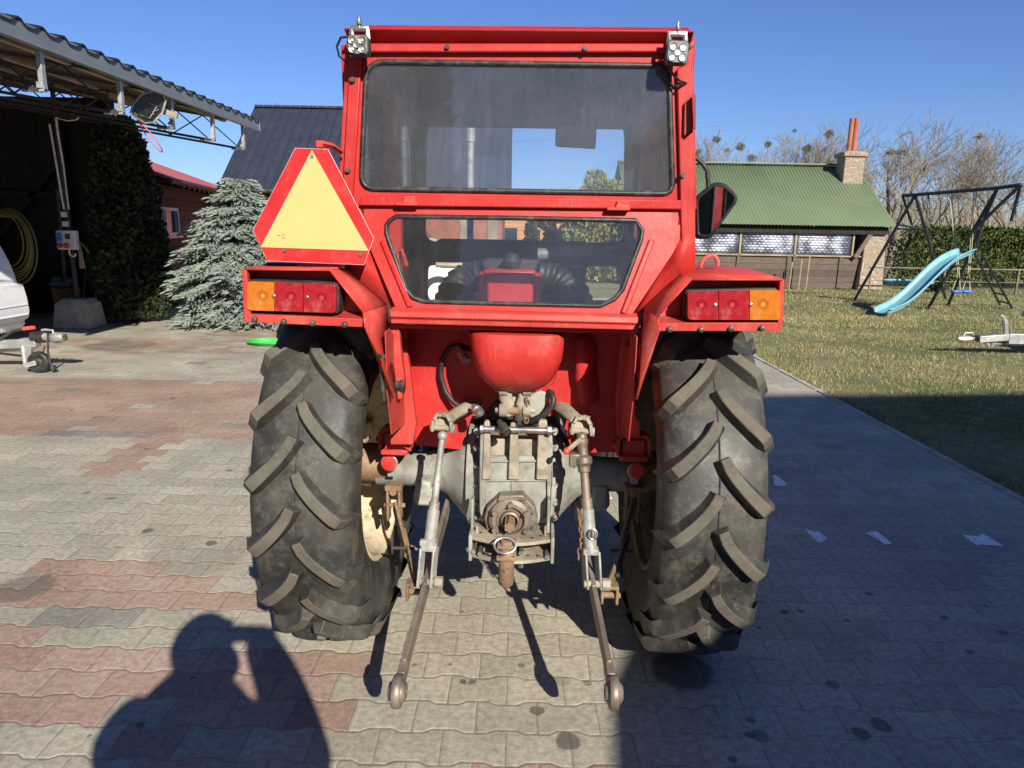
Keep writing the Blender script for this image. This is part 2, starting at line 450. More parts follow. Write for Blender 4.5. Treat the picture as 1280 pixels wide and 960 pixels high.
# lawn
m = Mat('lawn', (.1,.12,.04), .95)
a = m.noise(.55, 6, .65); b = m.noise(6, 6, .7); c_ = m.noise(60, 4, .7)
c = m.mix(a.ramp(.35, .62), (.095,.125,.03), (.215,.20,.085))
c = m.mix(b.ramp(.45, .7, 0, .7), c, (.31,.255,.13))
c = m.mix(m.noise(1.4, 5, .7).ramp(.56, .7, 0, .7), c, (.135,.10,.065))
c = m.mul(c, c_.ramp(.25, .75, .55, 1.4)); m.base(c); m.bump(c_+b, .8, .03); M['lawn'] = m.mat
m = Mat('grass_blades', (.12,.14,.04), .7)
a = m.noise(.55, 6, .65); b = m.noise(45, 2, .6); 
c = m.mix(a.ramp(.35, .62), (.115,.15,.033), (.26,.24,.095)); c = m.mix(b.ramp(.48, .6), c, (.43,.36,.19)); m.base(c); M['blades'] = m.mat
def planks(name, base, pitch, axis='z', dark=.4, gap=.05, var=.3):
    m = Mat(name, base, .8); x, y, z = m.xyz(True); q = {'x': x, 'y': y, 'z': z}[axis]
    a = q/pitch; f = (a-a.floor()); idx = a.floor()
    rnd = m.white(m.comb(idx, 3.3)); n = m.noise(7, 5, .65, obj=True, stretch=(1 if axis != 'x' else 6, 1, 1 if axis != 'z' else 6))
    c = m.mix(rnd, tuple(v*(1-var) for v in base), tuple(v*(1+var) for v in base))
    c = m.mul(c, n.ramp(.3, .7, .7, 1.25)); g = f.ramp(0, gap).min((f*-1+1).ramp(0, gap))
    c = m.mix(g*-1+1, c, tuple(v*dark for v in base)); m.base(c); m.bump(g+n*.2, .6, .012); return m.mat
M['plank'] = planks('brown_planks', (.105,.078,.062), .17)
M['siding'] = planks('brown_log_siding', (.085,.047,.032), .2)
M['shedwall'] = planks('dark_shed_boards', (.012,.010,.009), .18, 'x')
M['orange'] = planks('orange_timber', (.50,.23,.09), .16)
M['soffit'] = planks('brown_soffit_boards', (.075,.052,.034), .14, 'y')
M['conc'] = worn('rough_concrete', (.36,.34,.28), .2, .9, 0, (.18,.16,.12), 4, .7, .5)
M['terr'] = worn('terracotta', (.33,.115,.07), .2, .8, 0, (.25,.12,.08), 5, .5, .2)
def ribbed(name, base, pitch, axis, rough=.45, depth=.5, var=.12):
    m = Mat(name, base, rough); x, y, z = m.xyz(True); q = {'x': x, 'y': y, 'z': z}[axis]
    a = q/pitch; f = a.pp(.5); n = m.noise(3, 5, .6, obj=True)
    m.base(m.mix(n.ramp(.3, .7), tuple(v*(1-var) for v in base), tuple(v*(1+var) for v in base))); m.bump(f.ramp(.1, .2), depth, .02); return m.mat
M['navy'] = ribbed('navy_roof_sheet', (.032,.036,.055), .25, 'x', .4)
M['greenroof'] = worn('green_roof_sheet', (.145,.195,.105), .03, .45, 0, (.20,.22,.15), 1.2, .2, 0)
M['blackroof'] = worn('black_roof_sheet', (.018,.018,.02), .2, .4)
M['redroof'] = ribbed('red_roof_sheet', (.50,.11,.07), .18, 'y', .5)
m = Mat('field_stone', (.4,.33,.26), .9)
v = m.voro(4.6, 'DISTANCE_TO_EDGE', obj=True); vc = m.voro(4.6, obj=True, out='Color')
c = m.mix(m.white(m.comb(vc, vc)), (.26,.22,.165), (.31,.215,.155)); c = m.mul(c, m.noise(20, 5, .7, obj=True).ramp(.3, .7, .75, 1.2))
c = m.mix(v.ramp(.04, .02), c, (.42,.38,.30)); m.base(c); m.bump(v.ramp(0, .1), .6, .03); M['stone'] = m.mat
m = Mat('bubble_foil', (.6,.62,.68), .28, .75)
x, y, z = m.xyz(True); q = m.noise(2.2, 3, .5, obj=True)
h = (z*88).sin()*.22+(x*52+z*44).sin()*.16+(x*52-z*44).sin()*.16+q*2.2+m.noise(3, 4, .6, obj=True, stretch=(.6,1,7))*1.6
m.base(m.mix(h.ramp(1.35, 2.6), (.13,.14,.20), (.42,.44,.50))); m.rough(q.ramp(.3, .7, .2, .5)); m.bump(h, .35, .01); M['foil'] = m.mat
def leafmat(name, a_, b_, sc=5, rough=.6):
    m = Mat(name, a_, rough); n = m.noise(sc, 4, .6); n2 = m.noise(sc*9, 2, .6)
    c = m.mix(n.ramp(.3, .7), a_, b_); c = m.mul(c, n2.ramp(.3, .7, .75, 1.3)); m.base(c)
    m.b.inputs['Specular IOR Level'].default_value = .3
    return m.mat
M['spruce'] = leafmat('blue_spruce_needles', (.155,.20,.175), (.27,.31,.265), 6)
M['thuja'] = leafmat('dark_thuja_leaves', (.022,.036,.016), (.042,.062,.028), 3)
M['gold'] = leafmat('golden_conifer_leaves', (.12,.14,.025), (.26,.25,.06), 3)
M['hedge'] = leafmat('hedge_leaves', (.035,.062,.014), (.10,.12,.03), 2.5)
M['mistle'] = leafmat('mistletoe_leaves', (.12,.12,.03), (.20,.18,.05), 2)
M['bark'] = worn('grey_brown_bark', (.20,.17,.13), .3, .9, 0, (.10,.085,.065), 4, .6, .3, obj=False)
M['twig'] = worn('fine_twigs', (.19,.158,.118), .2, .9, 0, None, 4, .6, 0, obj=False)
M['sbark'] = worn('spruce_bark', (.09,.065,.045), .3, .9)
M['navytube'] = worn('navy_steel_tube', (.022,.026,.04), .2, .35)
M['aqua'] = worn('aqua_plastic', (.15,.36,.43), .06, .35, 0, (.3,.5,.5), 4, .3, 0)
M['bseat'] = worn('blue_plastic', (.06,.18,.65), .1, .35)
M['rope'] = worn('pale_rope', (.45,.40,.30), .2, .9)
M['skin'] = worn('skin', (.45,.26,.19), .05, .6); M['jacket'] = worn('dark_jacket', (.03,.033,.045), .2, .8); M['jeans'] = worn('jeans', (.05,.07,.12), .2, .8)
M['hair'] = worn('dark_hair', (.02,.015,.012), .2, .7)
M['plaster'] = worn('cream_render', (.55,.5,.42), .08, .9)
M['rough_render'] = worn('dark_render', (.16,.13,.10), .1, .9); M['brick'] = worn('brick_wall', (.32,.14,.09), .2, .9)
M['curtain'] = worn('beige_blind', (.55,.42,.2), .1, .9)
M['hose'] = worn('green_hose', (.05,.42,.08), .1, .4); M['yhose'] = worn('yellow_hose', (.14,.12,.025), .2, .5)
M['pot'] = worn('brown_pot', (.17,.085,.045), .2, .8)
M['alu'] = worn('cast_aluminium', (.55,.54,.50), .15, .4, .7, (.3,.28,.24), 10, .5, .1)
M['ringred'] = worn('orange_red_paint', (.62,.07,.05), .2, .5)
M['wood'] = worn('dry_wood', (.30,.24,.16), .25, .85)
M['pwhite'] = worn('worn_white_paint', (.82,.83,.84), .08, .8, 0, (.30,.28,.25), 9, .8, 0)
# ------------------------------------------------------------------ tractor
T = empty('tractor', T0, YAW, 'small red farm tractor with glazed cab and bare grey rear linkage, parked on the pavers', 'tractor')
def P(name, mb, mat, parent=None, **k): return mb.build(name, mat, parent if parent is not None else T, **k)
WX_ = .632; WR = .655
def rear_wheel(side):
    cx = side*WX_
    w = empty('rear_wheel', (cx, 0, WR)); w.parent = T
    # carcass (local to wheel empty): axis X
    prof = [(-.125,.362),(-.138,.385),(-.155,.44),(-.163,.50),(-.162,.555),(-.150,.592),(-.12,.608),(-.06,.617),(0,.620),(.06,.617),(.12,.608),(.150,.592),(.162,.555),(.163,.50),(.155,.44),(.138,.385),(.125,.362)]
    mb = MB(); mb.lathe(prof, (0,0,0), (1,0,0), 96)
    mb.tube([(0, .6205*math.cos(a), .6205*math.sin(a)) for a in [2*math.pi*i/96 for i in range(96)]], .003, 4, closed=True)
    ty = mb.build('tyre', M['tyre'], w, smooth=50)
    # lugs
    lg = MB(); n = 19; nu = 11; rnd = random.Random(3+side)
    for s in (-1, 1):
        for i in range(n):
            th0 = 2*math.pi*(i+(.5 if s > 0 else 0))/n + R(6)*side
            rows = []
            for j in range(nu+1):
                u = j/nu
                x = s*(.007+.157*u)
                # the tread seen from behind makes a roof: outer ends lie lower at the back of the wheel
                dth = .275*(u**.72)
                th = th0+dth
                if u < .8: rt = .657-.012*u*u
                else: rt = .6493-.08*(u-.8)/.2*.9
                rb = .60 if u < .8 else .60-.05*(u-.8)/.2
                hw = (.0215+.006*u)/.65; hb = hw+.022/.65
                if j == 0: hw *= .9
                sk = .25*s  # width is measured across the lug, roughly along theta
                rows.append((x, th, rt, rb, hw, hb))
            vs = []
            for jj, (x, th, rt, rb, hw, hb) in enumerate(rows):
                a0 = rows[max(0, jj-1)]; a1 = rows[min(nu, jj+1)]
                tx, ty = (a1[0]-a0[0]), (a1[1]-a0[1])*.65; L_ = math.hypot(tx, ty); nx, ny = -ty/L_*s, tx/L_*s
                for (r_, w_) in ((rb, -hb), (rt, -hw), (rt, hw), (rb, hb)):
                    w2 = w_*.65*.74; a = th+ny*w2/.65; xx = x+nx*w2
                    if jj == 0 and r_ == rb: xx -= s*.006
                    vs.append((xx, -math.cos(a)*r_, -math.sin(a)*r_))
            fs = []; ms = []
            for j in range(nu):
                for k in range(3):
                    fs.append((j*4+k, (j+1)*4+k, (j+1)*4+k+1, j*4+k+1)); ms.append(1 if k == 1 and j < nu-1 else 0)
            fs.append((0,1,2,3)); ms.append(0); e = nu*4; fs.append((e+3,e+2,e+1,e)); ms.append(0)
            o = len(lg.v); lg.v += vs; lg.f += [tuple(q+o for q in f) for f in fs]; lg.m += ms
    l = lg.build('tread_lugs', [M['tyre'], M['lug']], w, smooth=28, bevel=.003)
    # rim
    rp = [(-.128,.375),(-.135,.365),(-.128,.352),(-.10,.350),(-.085,.33),(-.04,.318),(.06,.318),(.085,.33),(.10,.350),(.128,.352),(.135,.365),(.128,.375)]
    mb = MB(); mb.lathe(rp, (0,0,0), (1,0,0), 64)
    dx = side*.03
    mb.lathe([(dx,.322),(dx-side*.01,.29),(dx+side*.02,.24),(dx+side*.055,.18),(dx+side*.06,.10),(dx+side*.06,.0)], (0,0,0), (1,0,0), 48)
    for i in range(8):   # bracket lugs of the disc
        a = 2*math.pi*i/8+.2
        mb.box((side*.0, math.cos(a)*.305, math.sin(a)*.305), (.05,.05,.05), Matrix.Rotation(a, 3, 'X'))
    mb.build('rim', M['cream'] if side < 0 else M['rimshade'], w, smooth=40, bevel=.002)  # right rim coloured darker to stand in for the shade on it
    mb = MB(); mb.cyl((-side*.16,0,0), (side*.12,0,0), .075, seg=24)
    for i in range(8):
        a = 2*math.pi*i/8; mb.cyl((side*.085, .12*math.cos(a), .12*math.sin(a)), (side*.115, .12*math.cos(a), .12*math.sin(a)), .013, seg=6)
    mb.build('hub', M['rust'], w, bevel=.003)
    return w
rear_wheel(-1); rear_wheel(1)
# front wheels
def front_wheel(side):
    w = empty('front_wheel', (side*.55, 1.95, .33)); w.parent = T
    mb = MB(); mb.lathe([(-.06,.20),(-.085,.24),(-.082,.29),(-.06,.318),(-.03,.328),(-.027,.318),(-.012,.318),(-.009,.33),(.009,.33),(.012,.318),(.027,.318),(.03,.328),(.06,.318),(.082,.29),(.085,.24),(.06,.20)], (0,0,0), (1,0,0), 48)
    mb.build('tyre', M['tyre'], w)
    mb = MB(); mb.lathe([(-.065,.205),(-.04,.19),(.04,.19),(.065,.205)], (0,0,0), (1,0,0), 40); mb.lathe([(.01*side,.19),(.02*side,.1),(.05*side,.07),(.06*side,0)], (0,0,0), (1,0,0), 32)
    mb.build('rim', M['cream'], w)
    return w
front_wheel(-1); front_wheel(1)
mb = MB(); mb.box((0,1.95,.38), (.9,.1,.09)); mb.cyl((-.5,1.95,.33),(-.5,1.95,.5),.03); mb.cyl((.5,1.95,.33),(.5,1.95,.5),.03)
P('front_axle', mb, M['grey'], bevel=.008)

# engine + hood + gearbox
mb = MB(); mb.box((0,1.95,.93), (.5,1.25,.5)); mb.box((0,2.62,.85), (.46,.14,.55)); mb.box((0,1.3,.98),(.52,.1,.55))
P('bonnet', mb, M['red'], bevel=.04)
mb = MB(); mb.box((0,1.75,.55), (.34,1.3,.36)); mb.box((0,.85,.58), (.32,.8,.34)); mb.box((0,.25,.6), (.38,.5,.36))
P('gearbox', mb, M['grey'], bevel=.03)
ex = Q(588,236,1.75); et = Q(588,148,1.75)
mb = MB(); mb.tube([(ex.x,1.75,1.0),(ex.x,1.75,et.z-.12)], .02, 12); mb.tube([(ex.x,1.75,et.z-.13),(ex.x,1.75,et.z)], .026, 12)
P('exhaust_pipe', mb, M['lgrey'])

# ---- axle housing
mb = MB()
tz = Q(500,585,-.0).z
ax_prof = [(.52,.066),(.34,.066),(.29,.074),(.25,.092),(.215,.130),(.185,.165),(.155,.188),(.10,.192)]
for s in (-1,1):
    mb.lathe([(s*a, r) for a, r in ax_prof], (0,0,tz), (1,0,0), 32)
    mb.lathe([(s*a, r) for a, r in ((.160,.186),(.160,.202),(.134,.202),(.134,.17))], (0,0,tz), (1,0,0), 40)
P('axle_housing', mb, M['grey'], smooth=50)
# central casting
def ZL(px, py, yl): return Q(px, py, yl)
yb = -.235
def poly(pxs, yl): return [Q(a, b, yl) for a, b in pxs]
mb = MB()
out = [(600,572),(686,572),(690,600),(689,630),(684,648),(668,661),(645,665),(622,662),(606,650),(599,632),(597,600)]
mb.prism(poly(out, yb), (0,.36,0))
c1 = MB(); 
P('differential_case', mb, M['grey'], bevel=.018)
mb = MB(); mb.prism(poly([(609,548),(684,548),(686,574),(604,574)], yb+.03), (0,.3,0))
P('lift_cover', mb, M['dusty'], bevel=.01)
for (a, b) in ((599,607),(684,691)):
    mb = MB(); mb.prism(poly([(a+1,538),(b-1,538),(b,560),(b,600),(b,640),(b-4,650),(a+4,650),(a,640),(a,600)], yb-.012), (0,.05,0))
    pt = Q((a+b)/2, 560, yb)
    mb.build('flange_plate', M['grey'], T, bevel=.004)
# side flange with bolts (left of case)
mb = MB()
for y_ in (540,560,582,606,628,645):
    for x_ in (596,694):
        p = Q(x_, y_, yb+.05); mb.cyl(p, p+V((0,-.016,0)), .008, seg=6)
        mb.cyl(p+V((0,.012,0)), p, .013, seg=12)
build_each(mb, 'case_bolt', M['lgrey'], T)
# three ribs carrying the rocker shaft
for i, (a, b, top) in enumerate(((604,613,526),(637,648,528),(672,685,526))):
    mb = MB(); mb.prism(poly([(a+1,top+2),(a+3,top),(b-3,top),(b-1,top+2),(b+1,600),(a-2,600)], yb-.018), (0,.03,0))
    mb.build('rib', M['dusty'], T, bevel=.004)
mb = MB(); p0 = Q(600,536,yb-.03); p1 = Q(690,537,yb-.03)
p1.z = p0.z; mb.cyl(p0, p1, .011, seg=14); mb.cyl(p1-V((.016,0,0)), p1, .017, seg=6); mb.cyl(p0, p0+V((.012,0,0)), .015, seg=6); mb.cyl(p1, p1+V((.012,0,0)), .009, seg=10)
P('cross_shaft', mb, M['bolt'], bevel=.001)
# web of the case below the ribs: seam ridges
mb = MB(); 
for y_ in (577, 601): 
    a, b = Q(606,y_,yb-.004), Q(685,y_-1,yb-.004); mb.beam(a, b, .008, .006)
a, b = Q(641,602,yb-.003), Q(641,628,yb-.003); mb.beam(a, b, .012, .006, up=(0,1,0))
build_each(mb, 'casting_seam', M['grey'], T, bevel=.002)
# plug bosses / small casting features on the trumpets
mb = MB()
for s in (-1,1):
    mb.box((s*.335,-.02,tz-.085), (.075,.10,.06)); mb.box((s*.335,-.03,tz-.075),(.06,.09,.10))
build_each(mb, 'stabiliser_boss', M['grey'], T, bevel=.012) or P('stabiliser_boss', mb, M['grey'], bevel=.012)
# embossed casting number
cu = bpy.data.curves.new('casting_number', 'FONT'); cu.body = '892034'; cu.size = .021; cu.extrude = .0012; cu.align_x = 'CENTER'
tmp = bpy.data.objects.new('tmp', cu); COL.objects.link(tmp); bpy.context.view_layer.update()
me = bpy.data.meshes.new_from_object(tmp); bpy.data.objects.remove(tmp)
cn = bpy.data.objects.new('casting_number', me); COL.objects.link(cn); cn.parent = T; me.materials.clear(); me.materials.append(M['grey'])
p = Q(533,587,-.07); cn.location = (p.x, -.0745, tz-.012); cn.rotation_euler = (R(85), 0, 0)

# ---- PTO
pc = Q(638,648,yb-.07); 
mb = MB()
hexo = [(622,622),(655,621),(668,634),(672,650),(671,662),(660,672),(640,666),(620,673),(609,664),(605,648),(609,634)]
mb.prism(poly([(p_[0]+0, p_[1]) for p_ in hexo], yb-.05), (0,.05,0))
mb.prism(poly([(624,620),(654,619),(658,626),(621,627)], yb-.062), (0,.05,0))
mb2 = P('pto_plate', mb, M['brownst'], bevel=.004)
mb = MB(); c = Q(638,647,yb-.05)
mb.lathe([(0,.074),(.02,.074),(.03,.062),(.03,.05),(.012,.046),(.012,.034),(.03,.032),(.034,.026),(.02,.024),(-.02,.024)], c, (0,-1,0), 36)
P('pto_bearing_cap', mb, M['brownst'], smooth=30)
mb = MB()
for a in range(6):
    t = R(60*a+30); q = c+V((.062*math.cos(t),0,.062*math.sin(t))); mb.cyl(q, q+V((0,-.046,0)), .0085, seg=6); 
for px_, py_ in ((619,636),(660,636),(619,668),(656,668)):
    q = Q(px_,py_,yb-.05); mb.cyl(q, q+V((0,-.03,0)), .012, seg=6); mb.cyl(q, q+V((0,-.045,0)), .007, seg=8)
build_each(mb, 'pto_bolt', M['brownst'], T)
mb = MB()
n = 24; vs = []
for k in range(n):
    a = 2*math.pi*k/n; r = .0185 if (k//2) % 2 else .015
    vs.append(c+V((r*math.cos(a), 0, r*math.sin(a))))
mb.prism(vs, (0,-.085,0)); mb.cyl(c+V((0,-.085,0)), c+V((0,-.088,0)), .010, .008, seg=12)
P('pto_shaft', mb, M['rust'], smooth=20)
mb = MB()
for px_, py_ in ((612,640),(613,658),(664,642),(664,660),(629,671),(649,671)):
    q = Q(px_,py_,yb-.0505); mb.cyl(q, q+V((0,-.0015,0)), .007, seg=12)
build_each(mb, 'plate_hole', M['dark'], T)

# ---- hitch bracket
yh = yb-.10
mb = MB()
def hplate(py_f, thick, y_front, y_back, xl, xr):
    zf = Q(640, py_f, y_front).z
    l = Q(xl, py_f, y_front).x; r = Q(xr, py_f, y_front).x
    pts = []
    for k in range(9):
        t = k/8; x = l+(r-l)*t; pts.append(V((x, y_front-.045*math.sin(math.pi*t), zf)))
    pts += [V((r, y_back, zf)), V((l, y_back, zf))]
    return pts, zf
pts, zt = hplate(676, .01, yh, yb+.02, 586, 693); mb.prism(pts, (0,0,.012))
P('hitch_top_plate', mb, M['dusty'], bevel=.002)
mb = MB(); pts, zb_ = hplate(698, .01, yh, yb+.02, 588, 692); mb.prism(pts, (0,0,.012))
P('hitch_lower_plate', mb, M['dusty'], bevel=.002)
lx = Q(586,676,yh).x; rx = Q(693,676,yh).x
mb = MB()
for x_ in (lx+.006, rx-.006): mb.box((x_, (yh+yb)/2, (zt+zb_)/2+.006), (.012, yb-yh+.03, abs(zt-zb_)+.03))
for px_ in (592, 688): pass
build_each(mb, 'hitch_side_plate', M['lgrey'], T, bevel=.003)
for px_ in (591, 686):
    a = Q(px_,625,yb-.03); mb = MB(); mb.box((a.x, yb-.035, (a.z+zt)/2), (.010,.045, a.z-zt+.02)); mb.build('hitch_strap', M['lgrey'], T, bevel=.003)
mb = MB()
for px_ in (595,683):
    q = Q(px_, 664, yb-.05)
    mb.prism([q+V((0,.02,-.035)), q+V((0,-.03,-.035)), q+V((0,-.03,.0)), q+V((0,-.005,.022)), q+V((0,.02,.01))], (.008 if px_ < 640 else -.008,0,0))
P('hitch_gusset', mb, M['dusty'], bevel=.002)
mb = MB()
for px_, y_ in ((601,yh+.03),(612,yh+.05),(665,yh+.0),(676,yh+.02),(685,yh+.04),(655,yh+.035)):
    q = Q(px_, 672, y_); mb.cyl((q.x,y_,zt+.0125),(q.x,y_,zt+.014), .0055, seg=10)
for px_ in (604, 616, 660, 672, 684):
    q = Q(px_, 694, yh-.01); mb.cyl((q.x, yh+.0, zb_+.0125), (q.x, yh+.0, zb_+.014), .0055, seg=10)
build_each(mb, 'hitch_hole', M['dark'], T)
mb = MB()
for px_,py_ in ((592,688),(600,691),(651,690),(684,695)):
    q = Q(px_, py_, yh-.01); mb.cyl(q+V((0,.04,0)), q+V((0,-.012,0)), .009, seg=6)
q = Q(651,702,yh-.01); mb.cyl(q, q+V((0,0,-.02)), .010, seg=6)
build_each(mb, 'hitch_bolt', M['bolt'], T)
# clevis pin block with ring handle
q0 = Q(633,676,yh-.075); q1 = Q(632,736,yh-.075)
mb = MB(); mb.box((q0.x, yh-.05, q0.z-.022), (.062,.075,.012)); mb.box((q0.x, yh-.05, q0.z-.062), (.066,.075,.014)); mb.box((q0.x, yh-.035, q0.z-.04), (.056,.03,.045))
P('hitch_clevis', mb, M['rust'], bevel=.004)
mb = MB(); mb.tube([(q0.x,yh-.06,q0.z-.005),(q0.x,yh-.06,q0.z-.02),(q0.x,yh-.06,q0.z-.08),(q0.x,yh-.06,q1.z+.03),(q0.x,yh-.06,q1.z+.012),(q0.x,yh-.06,q1.z)], [.020,.021,.026,.0275,.025,.012], 18)
P('hitch_pin', mb, M['rust'], smooth=40)
mb = MB(); rc = V((q0.x-.004, yh-.085, q0.z-.012))
mb.tube([rc+V((.034*math.cos(t)*(1 if abs(math.cos(t))<.7 else 1.05), -.018*math.sin(t)*-1, .020*math.sin(t))) for t in [2*math.pi*i/28 for i in range(28)]], .0042, 8, closed=True)
P('pin_ring', mb, M['bolt'])

# ---- top link rocker
yt = yb-.06
mb = MB()
for s, xa in ((-1, 632), (1, 656)):
    zc = [Q(xa-s*0,485,yt), Q(xa,500,yt), Q(xa-s*-5,506,yt), Q(xa+s*4,518,yt)]
    mb.tube([Q(xa,482,yt), Q(xa,497,yt), Q(xa+s*-3,505,yt-.01), Q(xa+s*1,512,yt-.01), Q(xa+s*1,520,yt-.01)], .0115, 8, flat=2.0)
    for py_, yy in ((487,yt),(513,yt-.01)):
        c = Q(xa+s*2, py_, yy); mb.cyl(c-V((s*.012,0,0)), c+V((s*.016,0,0)), .022, seg=18); mb.cyl(c, c+V((s*.03,0,0)), .010, seg=6)
P('top_link_shackle', mb, M['dusty'], bevel=.002)
mb = MB(); a = Q(630,487,yt); b = Q(658,487,yt); b.z = a.z; mb.cyl(a,b,.012); a = Q(628,513,yt-.01); b = Q(662,513,yt-.01); b.z = a.z; mb.cyl(a,b,.013)
P('top_link_pin', mb, M['rust'])
mb = MB(); mb.prism(poly([(634,480),(656,480),(653,500),(648,512),(637,512),(634,500)], yt+.02), (0,.12,0))
P('top_link_lug', mb, M['dusty'], bevel=.006)
# dark control valve block behind
mb = MB(); mb.box(Q(632,503,-.03), (.24,.14,.10)); mb.box(Q(660,520,-.08),(.10,.08,.06)); mb.cyl(Q(610,520,-.1), Q(625,500,-.1), .02)
P('valve_block', mb, M['dark'], bevel=.01)
mb = MB()
mb.prism(poly([(662,494),(676,489),(686,492),(685,503),(672,522),(664,525),(660,512)], -.13), (0,.03,0))
P('valve_cover', mb, M['grey'], bevel=.006)
mb = MB(); mb.tube([Q(684,489,-.10),Q(689,491,-.15),Q(692,500,-.17),Q(690,508,-.17),Q(680,519,-.17),Q(665,526,-.15),Q(650,528,-.1)], .0115, 10)
P('hydraulic_hose', mb, M['black'], smooth=60)
mb = MB(); mb.tube([Q(589,437,-.22),Q(575,431,-.17),Q(562,434,-.15),Q(552,450,-.14),Q(551,470,-.14),Q(557,490,-.15),Q(567,503,-.16),Q(577,510,-.17)], .0095, 10)
P('hydraulic_hose', mb, M['black'], smooth=60)
def coupler(px0, py0, px1, py1, yl, dark=False, L_=.0):
    a = Q(px0,py0,yl); b = Q(px1,py1,yl-.045); d = (b-a)
    mb = MB(); mb.tube([a, a+d*.35, a+d*.36, a+d*.6, a+d*.61, a+d*.95, b], [.010,.010,.016,.016,.013,.0165,.0155], 14)
    mb.lathe([(0,.0155),(0,.009),(-.02,.009),(-.02,0)], b, d, 14)
    P('hose_coupler', mb, M['dark'] if dark else M['bolt'], smooth=30)
coupler(572,433,584,452,-.20); coupler(592,508,600,516,-.24); coupler(624,527,634,541,yb-.05, True)
mb = MB()   # small chain by the top link
pts = [Q(658+math.sin(k*.9)*1.5, 500+k*3.6, yt-.02) for k in range(8)]
for k, p_ in enumerate(pts):
    rr = .007; ang = k % 2
    mb.tube([p_+V((rr*math.cos(t)*(1 if ang else .3), rr*math.cos(t)*(.3 if ang else 1), rr*1.5*math.sin(t))) for t in [2*math.pi*i/10 for i in range(10)]], .0022, 5, closed=True)
P('chain', mb, M['rust'])

# ---- lift arms
def lift_arm(pxs, side):
    mb = MB(); pts = [Q(a,b,y) for a,b,y in pxs]
    for i in range(len(pts)-1): mb.beam(pts[i], pts[i+1], .032, .05 if i == 0 else .045)
    return mb
mb = MB(); mb.tube([Q(604,500,-.02),Q(592,505,-.12),Q(577,513,-.20),Q(562,522,-.27)], [.033,.032,.028,.026], 8, flat=.65)
P('lift_arm', mb, M['dusty'], smooth=50)
mb = MB(); mb.tube([Q(694,503,-.02),Q(703,510,-.12),Q(713,518,-.20),Q(722,526,-.27)], [.033,.032,.028,.026], 8, flat=.65)
P('lift_arm', mb, M['dusty'], smooth=50)
def clevis(cx, cy, yl, w=12):
    mb = MB(); a = Q(cx-w,cy+8,yl); b = Q(cx+w,cy+8,yl); m_ = Q(cx,cy-9,yl+.02)
    pts = [a, Q(cx-w+1,cy-4,yl), Q(cx-w+5,cy-11,yl+.01), Q(cx,cy-13,yl+.02), Q(cx+w-5,cy-11,yl+.01), Q(cx+w-1,cy-4,yl), b]
    for q0_, q1_ in zip(pts[:-1], pts[1:]): mb.beam(q0_, q1_+(q1_-q0_).normalized()*.004, .011, .036, up=(0,1,0))
    mb.prism([q_+V((0,.012,0)) for q_ in pts], (0,.012,0))
    a2 = Q(cx-w-3,cy+4,yl); b2 = Q(cx+w+4,cy+6,yl); mb.cyl(a2,b2,.010,seg=10); mb.cyl(a2,a2+V((.010,0,0)),.016,seg=8); mb.cyl(b2-V((.008,0,0)),b2,.017,seg=6)
    P('lift_rod_clevis', mb, M['dusty'], bevel=.002)
clevis(553,530,-.29); clevis(727,534,-.29)
# lower links (flat bars) : pivot -> ball
Lb = Q(497,864,-.80); Rb = Q(767,866,-.80)
Lp = Q(566,608,.08); Rp = Q(716,612,.08)
def on(p0, p1, yl): t = (yl-p0.y)/(p1.y-p0.y); return p0+(p1-p0)*t
def lower_link(p, b, side):
    mb = MB(); d = (b-p).normalized()
    e = b-d*.045
    mid = p+(e-p)*.62; 
    mb.beam(p, mid, .016, .062); 
    mb.beam(mid-d*.01, mid+(e-mid)*.88, .017, .056); mb.beam(mid+(e-mid)*.84, e, .024, .044)
    mb.cyl(p-V((.02,0,0)), p+V((.02,0,0)), .034, seg=20)
    for k in (.45,.56,.7,.75):
        q = p+(b-p)*k
        mb.cyl(q-V((.0095,0,0)), q+V((.0095,0,0)), .009, seg=10)
    o = P('lower_link', mb, M['brownst'], bevel=.003)
    m2 = MB(); m2.lathe([(-.012,.033),(-.014,.043),(-.007,.048),(.007,.048),(.014,.043),(.012,.033)], b, (1,0,0), 32, closed=True)
    m2.lathe([(-.026,.012),(-.026,.022),(-.015,.032),(0,.035),(.015,.032),(.026,.022),(.026,.012)], b, (1,0,0), 24, closed=True)
    m2.build('ball_end', M['brownst'], o, smooth=40, bevel=.002)
    return o
lower_link(Lp, Lb, -1); lower_link(Rp, Rb, 1)
